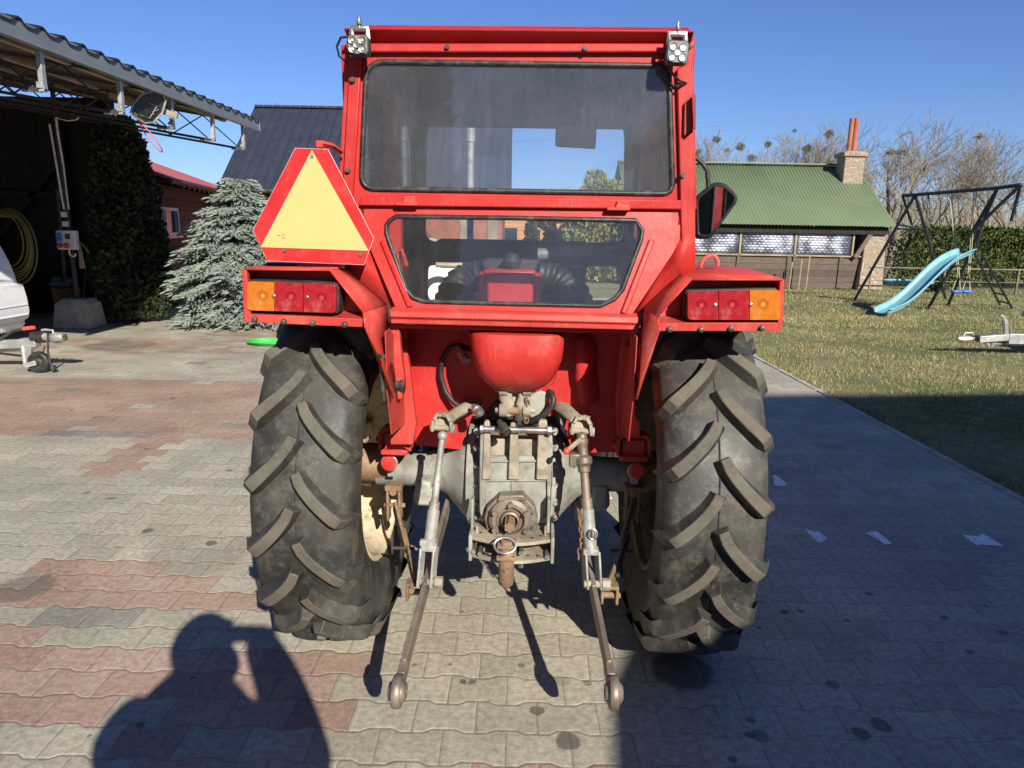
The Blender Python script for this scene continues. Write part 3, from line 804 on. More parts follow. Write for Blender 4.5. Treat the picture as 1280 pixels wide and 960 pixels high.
# left lift rod : rod -> tube -> fork on link
Lf = on(Lp, Lb, -.42); Rf = on(Rp, Rb, -.42)
yL0, yL1 = -.31, Lf.y
def lp(t, top, bot): return top+(bot-top)*t
top = Q(553,545,yL0); bot = Lf+V((.0,-.005,.03))
mb = MB(); mb.sphere(top, .017); mb.tube([top, lp(.5,top,bot)], [.0105,.0125], 12)
P('lift_rod', mb, M['lgrey'])
mb = MB(); a = lp(.46,top,bot); mb.tube([a, lp(.56,top,bot)], .018, 14); mb.tube([lp(.52,top,bot), lp(.78,top,bot), lp(.80,top,bot)], [.021,.021,.018], 18)
q = lp(.74,top,bot); mb.box(q+V((-.022,-.01,0)), (.02,.02,.02))
P('lift_rod_sleeve', mb, M['lgrey'], bevel=.002)
def fork(c, b_, name='lift_rod_fork'):
    mb = MB(); d = (c-b_).normalized()
    for s in (-1,1): mb.beam(c+V((s*.022,0,0)), b_+V((s*.022,0,-.03)), .008, .036)
    mb.box(c, (.052,.036,.02))
    P(name, mb, M['lgrey'], bevel=.003)
    mb = MB(); mb.cyl(b_-V((.03,0,.012)), b_+V((.05,0,-.012)), .012, seg=14); mb.cyl(b_+V((.03,0,-.012)), b_+V((.058,0,-.012)), .021, seg=6)
    P('lift_rod_pin', mb, M['dusty'], bevel=.002)
fork(lp(.78,top,bot), bot)
topR = Q(727,548,yL0); botR = Rf+V((0,-.005,.03))
mb = MB(); mb.sphere(topR+V((0,0,.005)), .018); mb.tube([topR, lp(.03,topR,botR), lp(.05,topR,botR), lp(.12,topR,botR), lp(.13,topR,botR), lp(.18,topR,botR), lp(.19,topR,botR), lp(.24,topR,botR)], [.022,.022,.018,.018,.030,.030,.022,.020], 14)
mb.box(lp(.15,topR,botR)+V((-.03,0,.0)), (.035,.035,.045))
P('levelling_box', mb, M['brownst'], bevel=.004)
mb = MB(); mb.tube([lp(.22,topR,botR), lp(.52,topR,botR)], .0145, 12); mb.tube([lp(.42,topR,botR), lp(.52,topR,botR)], .019, 12)
P('lift_rod', mb, M['brownst'])
mb = MB(); mb.tube([lp(.5,topR,botR), lp(.80,topR,botR)], .022, 18)
P('lift_rod_sleeve', mb, M['lgrey'])
fork(lp(.79,topR,botR), botR+V((0,0,0)))
mb = MB(); a = Q(726,549,yL0-.02); b = Q(708,564,yL0-.06); mb.beam(a, b, .008, .016); o = P('levelling_crank', mb, M['dusty'], bevel=.002)
mb = MB(); mb.sphere(b, .0115); mb.build('crank_knob', M['ringred'], o)
mb = MB()   # chain and linch pin on right rod
pts = [lp(.5,topR,botR)+V((-.02-.004*math.sin(k),-.025,-.02*k)) for k in range(9)]
for k, p_ in enumerate(pts):
    mb.tube([p_+V((.006*math.cos(t)*(1 if k%2 else .3), .006*math.cos(t)*(.3 if k%2 else 1), .012*math.sin(t))) for t in [2*math.pi*i/10 for i in range(10)]], .0025, 5, closed=True)
P('chain', mb, M['rust'])
q = lp(.62,topR,botR)+V((.012,-.024,0)); mb = MB(); mb.cyl(q, q+V((0,-.02,-.02)), .005); mb.tube([q+V((.014*math.cos(t),-.012,-.012+.018*math.sin(t))) for t in [2*math.pi*i/18 for i in range(18)]], .003, 6, closed=True)
P('linch_pin', mb, M['bolt'])

# ---- stabilisers
def stabiliser(px0, py0, x1, side):
    a = Q(px0, py0, -.10)
    mb = MB()
    for s in (-1,1): mb.box(a+V((s*.022,0,-.02)), (.010,.05,.13))
    mb.box(a+V((0,0,.045)), (.062,.055,.02)); mb.cyl(a+V((-.04,0,-.03)), a+V((.04,0,-.03)), .009, seg=10); mb.cyl(a+V((0,-.03,.03)), a+V((0,.03,.03)), .014, seg=10)
    P('stabiliser_bracket', mb, M['rust'], bevel=.003)
    b = x1
    a2 = a+V((0,0,-.06)); m1 = a2+(b-a2)*.55
    mb = MB(); mb.beam(a2+V((0,0,.03)), m1, .012, .05); mb.beam(a2+(b-a2)*.3+V((.012,0,0)), b, .012, .05)
    P('stabiliser_bar', mb, M['rust'], bevel=.003)
    mb = MB(); mb.box(b+V((0,0,0)), (.06,.045,.012)); mb.box(b+V((side*.025,0,-.03)), (.01,.045,.06)); mb.box(b+V((-side*.025,0,-.03)), (.01,.045,.06)); mb.cyl(b+V((-.03,0,-.035)), b+V((.04,0,-.035)), .011, seg=10)
    P('stabiliser_clevis', mb, M['rust'], bevel=.003)
    mb = MB()
    for k in (.42,.5,.58,.66,.74,.82): 
        q = a2+(b-a2)*k; mb.cyl(q+V((.012,-.018,0)), q+V((.012,-.0255,0)), .007, seg=10)
    q = a2+(b-a2)*.5; mb.cyl(q+V((-.04,-.02,0)), q+V((.04,-.02,0)), .006, seg=8)
    P('stabiliser_holes', mb, M['dark'])
stabiliser(493,622, Q(519,728,-.38), -1); stabiliser(790,624, Q(762,732,-.38), 1)

# ---- reflectors
for px_, py_ in ((487,578),(795,588)):
    c = Q(px_, py_, -.14)
    mb = MB(); mb.lathe([(0,.0),(0,.031),(.008,.031),(.010,.0295),(.010,0)], c, (0,-1,0), 32); mb.cyl(c+V((0,.05,0)), c, .008)
    mb.box(c+V((0,.03,-.03)), (.03,.004,.07))
    o = P('reflector_base', mb, M['galv'], bevel=.001)
    m2 = MB(); cc_ = c+V((0,-.0105,0)); m2.lathe([(0,.0285),(.003,.027),(.004,.02),(.004,0)], cc_, (0,-1,0), 32); m2.build('reflector', M['reflector'], o, origin=cc_)
# ---- cab mounts
def mount(x0, x1, y0, y1, m, side):
    yl = -.13
    mb = MB(); a = Q(x0,y0,yl); b = Q(x1,y1,yl); w = b.x-a.x; h = a.z-b.z; cx = (a.x+b.x)/2
    pts = [V(q) for q in ((a.x+.008,yl,b.z+.02),(a.x+.008,yl,a.z-.02),(a.x+.022,yl,a.z-.006),(b.x-.022,yl,a.z-.006),(b.x-.008,yl,a.z-.02),(b.x-.008,yl,b.z+.02))]
    for q0_, q1_ in zip(pts[:-1], pts[1:]): mb.beam(q0_, q1_+(q1_-q0_).normalized()*.003, .012, .07, up=(0,1,0))
    o = P('mount_bracket', mb, m, bevel=.002)
    mb = MB(); mb.box((cx, yl+.005, (a.z+b.z)/2-.006), (w-.045,.06,h-.03)); mb.box((cx,yl-.005,b.z+.012),(w*.8,.08,.02))
    mb.cyl((a.x-.012,yl,(a.z+b.z)/2),(a.x+.01,yl,(a.z+b.z)/2), .012, seg=8)
    mb.build('mount_block', m, o, bevel=.006)
mount(474,516,532,566,M['redw'],-1); mount(770,812,540,574,M['redw'],1)
mb = MB(); mb.tube([Q(489,531,-.17),Q(496,525,-.18),Q(503,531,-.19),Q(505,545,-.19),Q(506,558,-.18),Q(513,563,-.17)], .0055, 8)
P('cable', mb, M['redw'])

# ---- bulkhead (dark red back wall under the sill) with sheet folds
ybk = -.11
mb = sheet(poly([(500,400),(786,404),(782,470),(776,565),(716,566),(700,520),(590,520),(575,562),(520,556),(506,470)], ybk), (), vec=(0,.01,0))
P('bulkhead', mb, M['red'], smooth=0)
mb = MB(); mb.tube([Q(728,425,ybk-.02),Q(733,440,ybk-.04),Q(732,470,ybk-.02),Q(738,500,ybk)], .045, 12, flat=.6); 
P('bulkhead_bulge', mb, M['red'], smooth=60)
# seat-pan shaped tank (front view trapezoid with a rounded keel)
rows = []
prof = [(411,586,704,-.20),(413,585,705,-.37),(418,584,706,-.395),(436,586,705,-.405),(450,590,703,-.405),(460,592,699,-.40),(470,596,695,-.39),(478,602,689,-.375),(485,610,681,-.345),(490,617,671,-.30),(491,624,664,-.22),(486,630,660,-.12)]
mb = MB(); n = 14; vs = []
for (py_, x0, x1, yl) in prof:
    a = Q(x0,py_,yl); b = Q(x1,py_,yl)
    for k in range(n+1):
        t = k/n; u = 2*t-1; e = abs(u)**3.2
        vs.append(V((a.x+(b.x-a.x)*(t), yl+abs(u)**7*.045, a.z)))
    vs.append(V((b.x-.004, .02, a.z))); vs.append(V((a.x+.004, .02, a.z)))
nn = n+3; fs = []
for i in range(len(prof)-1):
    for k in range(nn):
        l = (k+1) % nn; fs.append((i*nn+k, i*nn+l, (i+1)*nn+l, (i+1)*nn+k))
fs.append(tuple(range(nn))); fs.append(tuple((len(prof)-1)*nn+k for k in reversed(range(nn))))
mb.add(vs, fs); P('seat_pan', mb, M['pan'], smooth=50)
mb = MB(); mb.prism(poly([(690,480),(698,468),(700,474),(684,492),(672,492)], -.12), (0,.02,0)); P('seat_bracket', mb, M['red'], bevel=.002)

# ---- cab rear frame (upper)
yc = -.345
seal_px = [(453,238),(457,96),(466,81),(480,77.5),(640,79.5),(826,81),(837,92),(840,130),(840,226),(830,240),(815,242.5),(640,240),(470,237)]
win = rounded(poly([(451,236),(458,77),(836,82.5),(841,242.5)], yc), [.045,.055,.045,.035], 6)
frm = poly([(421,262),(433,50),(867,50),(871,262)], yc)
mb = sheet(frm, [win], vec=(0,.03,0)); P('cab_rear_frame', mb, M['red'], smooth=30, bevel=.003)
def band(name, pts, yl, vec, mat=None, bev=.004):
    mb = MB(); mb.prism(poly(pts, yl), vec); return P(name, mb, mat or M['red'], bevel=bev)
# raised folds round the frame
band('frame_fold', [(427,247),(437,70),(452,70),(441,247)], yc-.016, (0,.015,0))
band('frame_fold', [(846,86),(865,76),(870,346),(853,346)], yc-.016, (0,.015,0))
band('frame_fold', [(460,54),(842,54),(842,65),(458,65)], yc-.020, (0,.019,0))
band('frame_fold', [(452,244),(852,250),(852,262),(448,257)], yc-.018, (0,.017,0))
mb = MB(); mb.tube(win, .0085, 8, closed=True); P('window_seal', mb, M['rubberseal'], smooth=60)
mb = sheet(win, (), vec=(0,.004,0)); gmb = mb; 
P('rear_window', mb, M['glass'], smooth=0)
# lower window
def lw(pxl, dy=0.0): return [Q(a, b, -.345-.06*(b-262)/130-dy) for a, b in pxl]
lwin_px = [(487,276),(495,270.5),(640,272.5),(795,275.5),(803,288),(801,300),(778,362),(768,374),(750,382.5),(640,380),(530,377),(517,373),(507,362),(483,292),(483,282)]
lwin = lw(lwin_px)
frm2 = lw([(455,258),(852,262),(850,300),(842,316),(786,400),(640,398),(498,394),(462,310),(452,290)])
mb = sheet(frm2, [lwin], vec=(0,.02,0)); P('lower_panel', mb, M['red'], smooth=30, bevel=.002)
mb = MB(); mb.tube(lwin, .0075, 8, closed=True); P('window_seal', mb, M['rubberseal'], smooth=60)
P('lower_rear_window', sheet(lwin, (), vec=(0,.004,0)), M['glass3'], smooth=0)
# folds in the lower panel
for a, b in (((478,300),(513,384)), ((815,300),(779,392))):
    mb = MB(); p0, p1 = lw([a, b], .004); mb.beam(p0, p1, .018, .010, up=(0,-1,0)); P('panel_fold', mb, M['red'], bevel=.004)
# hinges
for hx, hy in ((512,250),(778,256)):
    c = Q(hx,hy,yc-.02); mb = MB(); mb.box(c+V((0,0,.0)), (.035,.02,.022)); mb.box(c+V((-.012 if hx>640 else -.008,0,-.012)), (.07,.024,.010)); mb.cyl(c+V((-.02,-.004,-.006)), c+V((.02,-.004,-.006)), .008)
    P('window_hinge', mb, M['redw'], bevel=.002)
# sill
mb = MB()
p0 = Q(490,392,-.40); p1 = Q(796,400,-.40); zz = (p0.z+p1.z)/2
prof_s = [(-.395,.022),(-.43,.012),(-.435,-.006),(-.425,-.012),(-.425,-.028),(-.40,-.03),(-.39,.0)]
mb.prism([V((p0.x, y_, p0.z+z_)) for y_, z_ in prof_s], (p1.x-p0.x,0,p1.z-p0.z))
P('cab_sill', mb, M['redw'], bevel=.003)
mb = MB()
for px_ in (512,776):
    c = Q(px_,402,-.415); mb.cyl(c+V((-.015,0,0)), c+V((.02,0,0)), .009, seg=10)
build_each(mb, 'sill_pin', M['galv'], T)
# cab pillars going down to mounts
mb = MB(); mb.prism(poly([(489,398),(503,401),(512,460),(520,530),(516,556),(488,556),(486,520),(494,505),(491,470)], -.22), (0,.03,0)); P('cab_post', mb, M['redw'], bevel=.003)
mb = MB(); mb.prism(poly([(778,404),(792,404),(794,520),(800,530),(800,545),(772,545),(770,500)], -.22), (0,.03,0)); P('cab_post', mb, M['redw'], bevel=.003)
mb = MB(); c = Q(497,418,-.30); mb.box(c, (.02,.02,.06)); c = Q(505,416,-.30); mb.box(c,(.02,.02,.03)); P('post_hinge', mb, M['redw'], bevel=.003)
# cylindrical socket
c = Q(497,481,-.36); mb = MB(); mb.tube([c+V((-.03,0,0)), c+V((.012,0,0)), c+V((.014,0,0)), c+V((.022,0,0))], [.027,.027,.030,.030], 20); mb.box(c+V((0,-.028,.0)), (.02,.006,.010)); mb.box(c+V((.018,0,.024)),(.012,.03,.014))
P('trailer_socket', mb, M['black'], bevel=.002)

# ---- roof
rz_ = Q(640,36,yc-.045).z
wz = Q(640,52,yc).z
mb = MB(); xl = Q(430,36,yc-.045).x; xr = Q(868,36,yc-.045).x
prof_r = [(yc-.045,rz_),(yc-.045,rz_-.005),(yc-.0,wz-.004),(1.10,wz-.004),(1.16,wz+.01),(1.16,wz+.05),(.9,wz+.085),(.2,wz+.095),(yc+.05,wz+.055),(yc-.02,wz+.02)]
mb.prism([V((xl,a,b)) for a,b in prof_r], (xr-xl,0,0)); P('cab_roof', mb, M['red'], bevel=.004)
mb = MB(); mb.box(((xl+xr)/2,.38,wz-.035), ((xr-xl)-.06,1.36,.05)); P('headliner', mb, M['lining'], bevel=.01)
# side frames
sx = (abs(Q(427,247,yc).x)+abs(Q(868,247,yc).x))/2-.012
zlo = 1.05; ztop = wz-.004
def tri_side(s):
    x = s*sx
    outer = [V((x,-.31,1.30)),V((x,.55,.75)),V((x,1.08,.75)),V((x,1.08,ztop)),V((x,-.31,ztop))]
    w1 = rounded([V((x,-.26,1.47)),V((x,.22,1.47)),V((x,.22,ztop-.07)),V((x,-.26,ztop-.07))], .05)
    w2 = rounded([V((x,.34,1.20)),V((x,1.00,1.20)),V((x,1.00,ztop-.07)),V((x,.34,ztop-.07))], .05)
    P('cab_side', sheet(outer, [w1,w2], vec=(-s*.02,0,0)), M['red'], smooth=30, bevel=.003)
    mb = MB(); mb.tube(w1, .009, 6, closed=True); mb.tube(w2, .009, 6, closed=True); P('side_window_seal', mb, M['rubberseal'], smooth=60)
    for w_ in (w1, w2): P('side_window', sheet(w_, (), vec=(-s*.003,0,0)), M['glass2'], smooth=0)
    mb = MB(); mb.box((s*(sx-.04),.28,(1.2+ztop)/2), (.05,.05,ztop-1.2)); P('side_post', mb, M['red'], bevel=.006)
tri_side(-1); tri_side(1)
# front wall
yf = 1.05
fw1 = rounded(poly([(531,302),(533,153),(781,154),(780,303)], yf), .06)
fwz = [p.z for p in fw1]
lf = rounded(poly([(533,377),(534,330),(574,330),(575,378)], yf), .03)
rf = rounded(poly([(729,377),(731,331),(777,331),(776,377)], yf), .035)
ll = rounded(poly([(480,302),(470,130),(484,125),(497,302)], yf), .02)
outer = [V((-sx,yf,.95)),V((sx,yf,.95)),V((sx,yf,ztop)),V((-sx,yf,ztop))]
P('cab_front_frame', sheet(outer, [fw1, lf, rf], vec=(0,.02,0)), M['lining'], smooth=30)
P('cab_front_skin', sheet([p+V((0,.022,0)) for p in outer], [[p+V((0,.022,0)) for p in w_] for w_ in (fw1,lf,rf)], vec=(0,.006,0)), M['red'], smooth=30)
P('windscreen', sheet([p+V((0,.01,0)) for p in fw1], (), vec=(0,.003,0)), M['glass2'], smooth=0)
for w_ in (lf, rf):
    mb = MB(); mb.tube(w_, .008, 6, closed=True); P('foot_window_seal', mb, M['rubberseal'], smooth=60)
# windscreen divider seen on the left (wiper post) + interior mirror
c = Q(720,170,.95); mb = MB(); mb.prism(rounded(poly([(695,155),(746,155),(744.5,186),(694,183)], .93), .012, 3), (0,.02,0)); mb.beam(c+V((0,.01,.0)), c+V((0,.08,.07)), .012,.012)
o = P('interior_mirror', mb, M['black'], bevel=.004)
mb = MB(); mb.prism([p+V((0,-(p.z-1.98)*.30,0)) for p in rounded(poly([(697,157),(744,157),(742.5,184),(696,181)], .915), .010, 3)], (0,.002,0)); mb.build('mirror_glass', M['mirrorpaint'], o, smooth=0)  # pale reflection painted in as a flat grey glass colour
# wiper blades at rear pillars etc: grab bars inside
mb = MB(); mb.tube([Q(497,245,.4),Q(492,120,.4)], .012, 8); P('inner_post', mb, M['dred'])
# ---- inside the cab, low
mb = MB(); mb.box(Q(638,352,.25)+V((0,0,-.06)), (.245,.22,.20)); mb.box(Q(638,340,.22), (.20,.18,.03)); mb.box(Q(638,362,.05), (.17,.10,.12))
P('control_console', mb, M['red'], bevel=.012)
mb = MB(); mb.box((0,-.14,1.240), (.80,.49,.012)); P('rear_shelf', mb, M['red'], bevel=.002)
mb = MB(); mb.box(Q(638,330,.30), (.22,.14,.04)); mb.box(Q(645,333,.36), (.20,.05,.05)); 
P('console_top', mb, M['dark'], bevel=.008)
mb = MB(); c = Q(640,327,.16); mb.lathe([(-.03,.02),(-.02,.032),(.0,.037),(.02,.028),(.03,.02),(.036,.0)], c, (0,0,1), 20); P('filler_cap', mb, M['black'])
def gaiter(pts, r0):
    p_ = [Q(*a) for a in pts]; n = 26; path = []; rs = []
    for k in range(n):
        t = k/(n-1)*(len(p_)-1); i = min(int(t), len(p_)-2); f = t-i; path.append(p_[i].lerp(p_[i+1], f)); rs.append(r0*(1+.10*math.sin(k*2.1))*(1+.25*k/n))
    mb = MB(); mb.tube(path, rs, 14); P('rubber_gaiter', mb, M['black'], smooth=80)
gaiter([(604,342,.3),(590,344,.3),(577,352,.28),(568,366,.25),(562,386,.2)], .055)
gaiter([(672,342,.3),(690,346,.3),(706,354,.28),(716,368,.25),(722,388,.2)], .055)
mb = MB(); a = Q(545,331,.46); b = Q(730,334,.46); mb.tube([a,b], .011, 10); P('control_rod', mb, M['cream'])
mb = MB(); a = Q(672,318,.44); b = Q(740,316,.44); mb.tube([a,b], .028, 16); P('heater_pipe', mb, M['lgrey'])
mb = MB(); path = [Q(738,316,.44),Q(750,316,.44),Q(762,316,.42),(Q(774,319,.40)),Q(782,326,.38),Q(784,336,.36)]; pp_ = []; rr = []
for k in range(60):
    t = k/59*(len(path)-1); i = min(int(t), len(path)-2); pp_.append(path[i].lerp(path[i+1], t-i)); rr.append(.030 if k % 2 else .025)
mb.tube(pp_, rr, 14); P('heater_hose', mb, M['dusty'], smooth=0)
mb = MB(); mb.box(Q(640,318,.95), (.75,.14,.14)); P('dashboard', mb, M['dark'], bevel=.03)
mb = MB(); c = Q(640,318,.72)+V((0,0,-.10))
mb.tube([c+V((.19*math.cos(t), .10*math.sin(t), .12*math.sin(t)-.02)) for t in [2*math.pi*i/36 for i in range(36)]], .013, 8, closed=True); mb.tube([c+V((0,0,-.02)), c+V((0,.25,-.1))], .02, 10)
for t in (0, 2.1, 4.2): mb.tube([c+V((0,0,-.02)), c+V((.19*math.cos(t), .10*math.sin(t), .12*math.sin(t)-.02))], .007, 6)
P('steering_wheel', mb, M['black'])
mb = MB(); mb.box((0,.56,.98), (1.0,.98,.02)); P('cab_floor', mb, M['dark'])
for s in (-1,1):
    mb = MB(); mb.box((s*.42,.36,1.12), (.22,.45,.18)); P('fender_inner', mb, M['dred'], bevel=.03)
mb = MB(); c = Q(497,330,.1); mb.tube([Q(492,318,.1),Q(502,312,.1),Q(508,330,.1),Q(503,350,.1)], .009, 8); mb.box(Q(492,322,.12), (.05,.05,.08)); P('lever_quadrant', mb, M['redw'], bevel=.01)
mb = MB(); mb.prism(poly([(702,338),(728,336),(726,378),(716,360)], .5), (0,.05,0)); P('pedal_guard', mb, M['red'], bevel=.004)

# ---- fenders
yfr = -.56; yre = -.47
def LP(pts, yl): return poly(pts, yl)
# left box
def fender(side, topL, topR, outb, lipL, lipR, lipz):
    pass
# left fender: shell (top, outer side, back wall of recess, lip)
def fshell(name, a_out, a_in, bot_out, bot_in, side, lamp):
    # a_out/a_in : rear top corners outer, inner px ; bot_*: lip bottom px
    to = Q(*a_out, yfr); ti = Q(*a_in, yfr); bo = Q(*bot_out, yfr); bi = Q(*bot_in, yfr)
    mb = MB()
    # top sheet, running forwards and curving down
    fwd = [(yfr,0),(-.2,.012),(.25,.0),(.5,-.06),(.68,-.2),(.74,-.4)]
    vs = []
    for y_, dz in fwd:
        for p_ in (to, ti): vs.append(V((p_.x, y_, p_.z+dz)))
    fs = [(2*i, 2*i+1, 2*i+3, 2*i+2) for i in range(len(fwd)-1)]
    mb.add(vs, fs)
    o = P(name+'_top', mb, M['redw'], solid=-.004, smooth=30)
    mb = MB(); xo = to.x; hs = []
    lo = bo.z+.012
    vs = [];
    for y_, dz in fwd: vs += [V((xo-side*.002, y_, to.z+dz)), V((bo.x-side*.002 if y_ == yfr else xo-side*.002, y_, min(to.z+dz-.01, bo.z if y_ < .4 else to.z+dz-.14)))]
    mb.add(vs, fs); P(name+'_side', mb, M['redw'], solid=.004, smooth=0)
    # recess back
    mb = sheet([V((to.x-side*.004,yre,to.z-.004)), V((ti.x,yre,ti.z-.004)), V((bi.x,yre,bi.z+.02)), V((bo.x-side*.004,yre,bo.z+.02))], (), vec=(0,.003,0)); P(name+'_back', mb, M['redw'], smooth=0)
    # bottom lip : folded ledge
    mb = MB(); l0 = Q(bot_out[0], bot_out[1], yfr); l1 = bi
    pr = [(yfr,0),(yfr,.024),(yre,.034),(yre,.030),(yfr+.004,.020),(yfr+.004,0)]
    mb.prism([V((l0.x, a, l0.z+b)) for a, b in pr], (l1.x-l0.x, 0, l1.z-l0.z)); P(name+'_lip', mb, M['redw'], bevel=.0015)
    return o, to, ti, bo, bi
fshell('fender', (303,336), (413,337), (309,403), (453,409), -1, None)
fshell('fender', (980,349), (866,349), (976,414), (822,414), 1, None)
# outer rear edge returns
mb = MB(); mb.prism(poly([(302,336),(308,338),(313,392),(308,403),(305,401)], yfr-.001), (0,.02,0)); P('fender_edge', mb, M['redw'], bevel=.002)
mb = MB(); mb.prism(poly([(981,350),(975,352),(972,404),(977,414),(979,400)], yfr-.001), (0,.02,0)); P('fender_edge', mb, M['redw'], bevel=.002)
# inclined inner sheets (folded)
def fold_sheet(quads, mat=None, name='fender_inner_sheet'):
    mb = MB()
    for q in quads: mb.add([Q(*p) for p in q], [tuple(range(len(q)))])
    return P(name, mb, mat or M['redw'], solid=-.004, smooth=20)
# left
fold_sheet([[(412,339,yfr),(453,391,yfr),(483,381,-.40),(429,335,-.40)], [(453,391,yfr),(455,409,yfr),(471,441,-.54),(491,498,-.50),(493,470,-.40),(485,431,-.40),(483,381,-.40)]])
# strip right of it
mb = MB(); mb.prism(poly([(487,386),(498,392),(500,430),(505,470),(503,498),(497,500),(493,465),(487,430)], -.38), (0,.03,0)); P('fender_stiffener', mb, M['redw'], bevel=.003)
mb = MB(); c = Q(473,444,-.55); mb.cyl(c, c+V((.02,-.02,0)), .006); mb.cyl(Q(476,456,-.5), Q(480,500,-.48), .007); build_each(mb, 'fender_bolt', M['dbolt'], T)
# right
fold_sheet([[(866,349,yfr),(822,397,yfr),(805,386,-.42),(852,343,-.42)], [(822,397,yfr),(823,414,yfr),(801,473,-.54),(795,499,-.52),(792,500,-.42),(795,440,-.42),(805,386,-.42)]])
mb = MB(); mb.prism(poly([(790,402),(803,390),(797,440),(790,500),(787,500),(788,440)], -.40), (0,.03,0)); P('fender_stiffener', mb, M['redw'], bevel=.003)
# closing panels between fender and cab (upper)
fold_sheet([[(420,250,-.36),(428,335,-.38),(486,381,-.36),(497,396,-.37),(462,310,-.35),(452,262,-.34)]], M['red'], 'cab_corner_panel')
fold_sheet([[(852,262,-.35),(838,320,-.35),(786,402,-.38),(803,388,-.38),(852,345,-.38),(869,345,-.38),(869,262,-.35)]], M['red'], 'cab_corner_panel')
# wheel arch inner walls (fender sides next to cab), keep the tyre dark, extended to shade the bulkhead
for s in (-1,1):
    x = .378 if s > 0 else -.372; zt_ = 1.38
    mb = sheet([V((x,-.50,1.24)),V((x,-.49,1.05)),V((x,-.44,.90)),V((x,-.1,.86)),V((x,.1,.86)),V((x,.5,.72)),V((x,.66,.72)),V((x,.66,1.0)),V((x,.5,1.12)),V((x,-.30,1.18)),V((x,-.44,1.24))], (), vec=(s*.003,0,0))
    P('fender_wall', mb, M['redw'], smooth=0)
# grab handle on right fender
mb = MB(); a = Q(876,334,-.25); b = Q(897,332,-.25)
mb.tube([a, a+V((0,0,.012)), a+V((.008,0,.028)), a+V((.02,0,.034)), b+V((-.02,0,.034)), b+V((-.008,0,.028)), b+V((0,0,.012)), b], .0065, 8); P('grab_handle', mb, M['ringred'], smooth=60)
# bolts on lips
for pts in (((319,399),(355,402),(391,404),(431,406)), ((837,411.5),(876,412),(913,411),(952,410))):
    mb = MB()
    for a in pts:
        c = Q(*a, yfr-.001); mb.lathe([(0,.0095),(.003,.0095),(.003,.0075),(.010,.0075),(.011,.006),(.011,0)], c, (0,-1,0), 12)
    build_each(mb, 'lip_bolt', M['dbolt'], T)
# tail lamps
def tail_lamp(box, order):
    x0, x1, y0l, y0r, y1l, y1r = box
    yl = yfr+.012
    out = rounded(poly([(x0,y0l),(x1,y0r),(x1,y1r),(x0,y1l)], yl), .014, 5)
    lampe = MB(); lampe.prism(out, (0,.06,0)); h = P('tail_lamp', lampe, M['black'], bevel=.003)
    n = 3; cuts = [x0+(x1-x0)*k for k in order[0]]
    for k in range(3):
        a, b = cuts[k]+(2 if k == 0 else .4), cuts[k+1]-(2 if k == 2 else .4)
        fy = lambda x, u, v: u+(v-u)*(x-x0)/(x1-x0)
        pts = poly([(a,fy(a,y0l,y0r)+2),(b,fy(b,y0l,y0r)+2),(b,fy(b,y1l,y1r)-2),(a,fy(a,y1l,y1r)-2)], yl-.0005)
        rad = [.012 if k == 0 else .001, .012 if k == 2 else .001, .012 if k == 2 else .001, .012 if k == 0 else .001]
        pts = rounded(pts, rad, 5); c = sum(pts, V())/len(pts)
        mb = MB(); mb.prism(pts, (0,-.018,0)); c2 = poly([((a+b)/2,(fy((a+b)/2,y0l,y0r)+fy((a+b)/2,y1l,y1r))/2)], yl-.018)[0]
        mb.build('lamp_lens', M['lamb'] if order[1][k] == 'a' else M['lred'], h, bevel=.007, origin=c2)
        mb = MB()
    mb = MB()
    for x in order[2]:
        c = Q(x, fy(x,(y0l+y1l)/2,(y0r+y1r)/2), yl-.018); mb.lathe([(0,.0055),(.004,.005),(.005,.003),(.005,0)], c, (0,-1,0), 12)
    mb.build('lens_screws', M['bolt'], h)
tail_lamp((310,424,349,353,389,392.5), ((0,.315,.63,1),'arr',(342.5,384)))
tail_lamp((856,975,362,359.5,401,401), ((0,.34,.66,1),'rra',(894,938.5)))
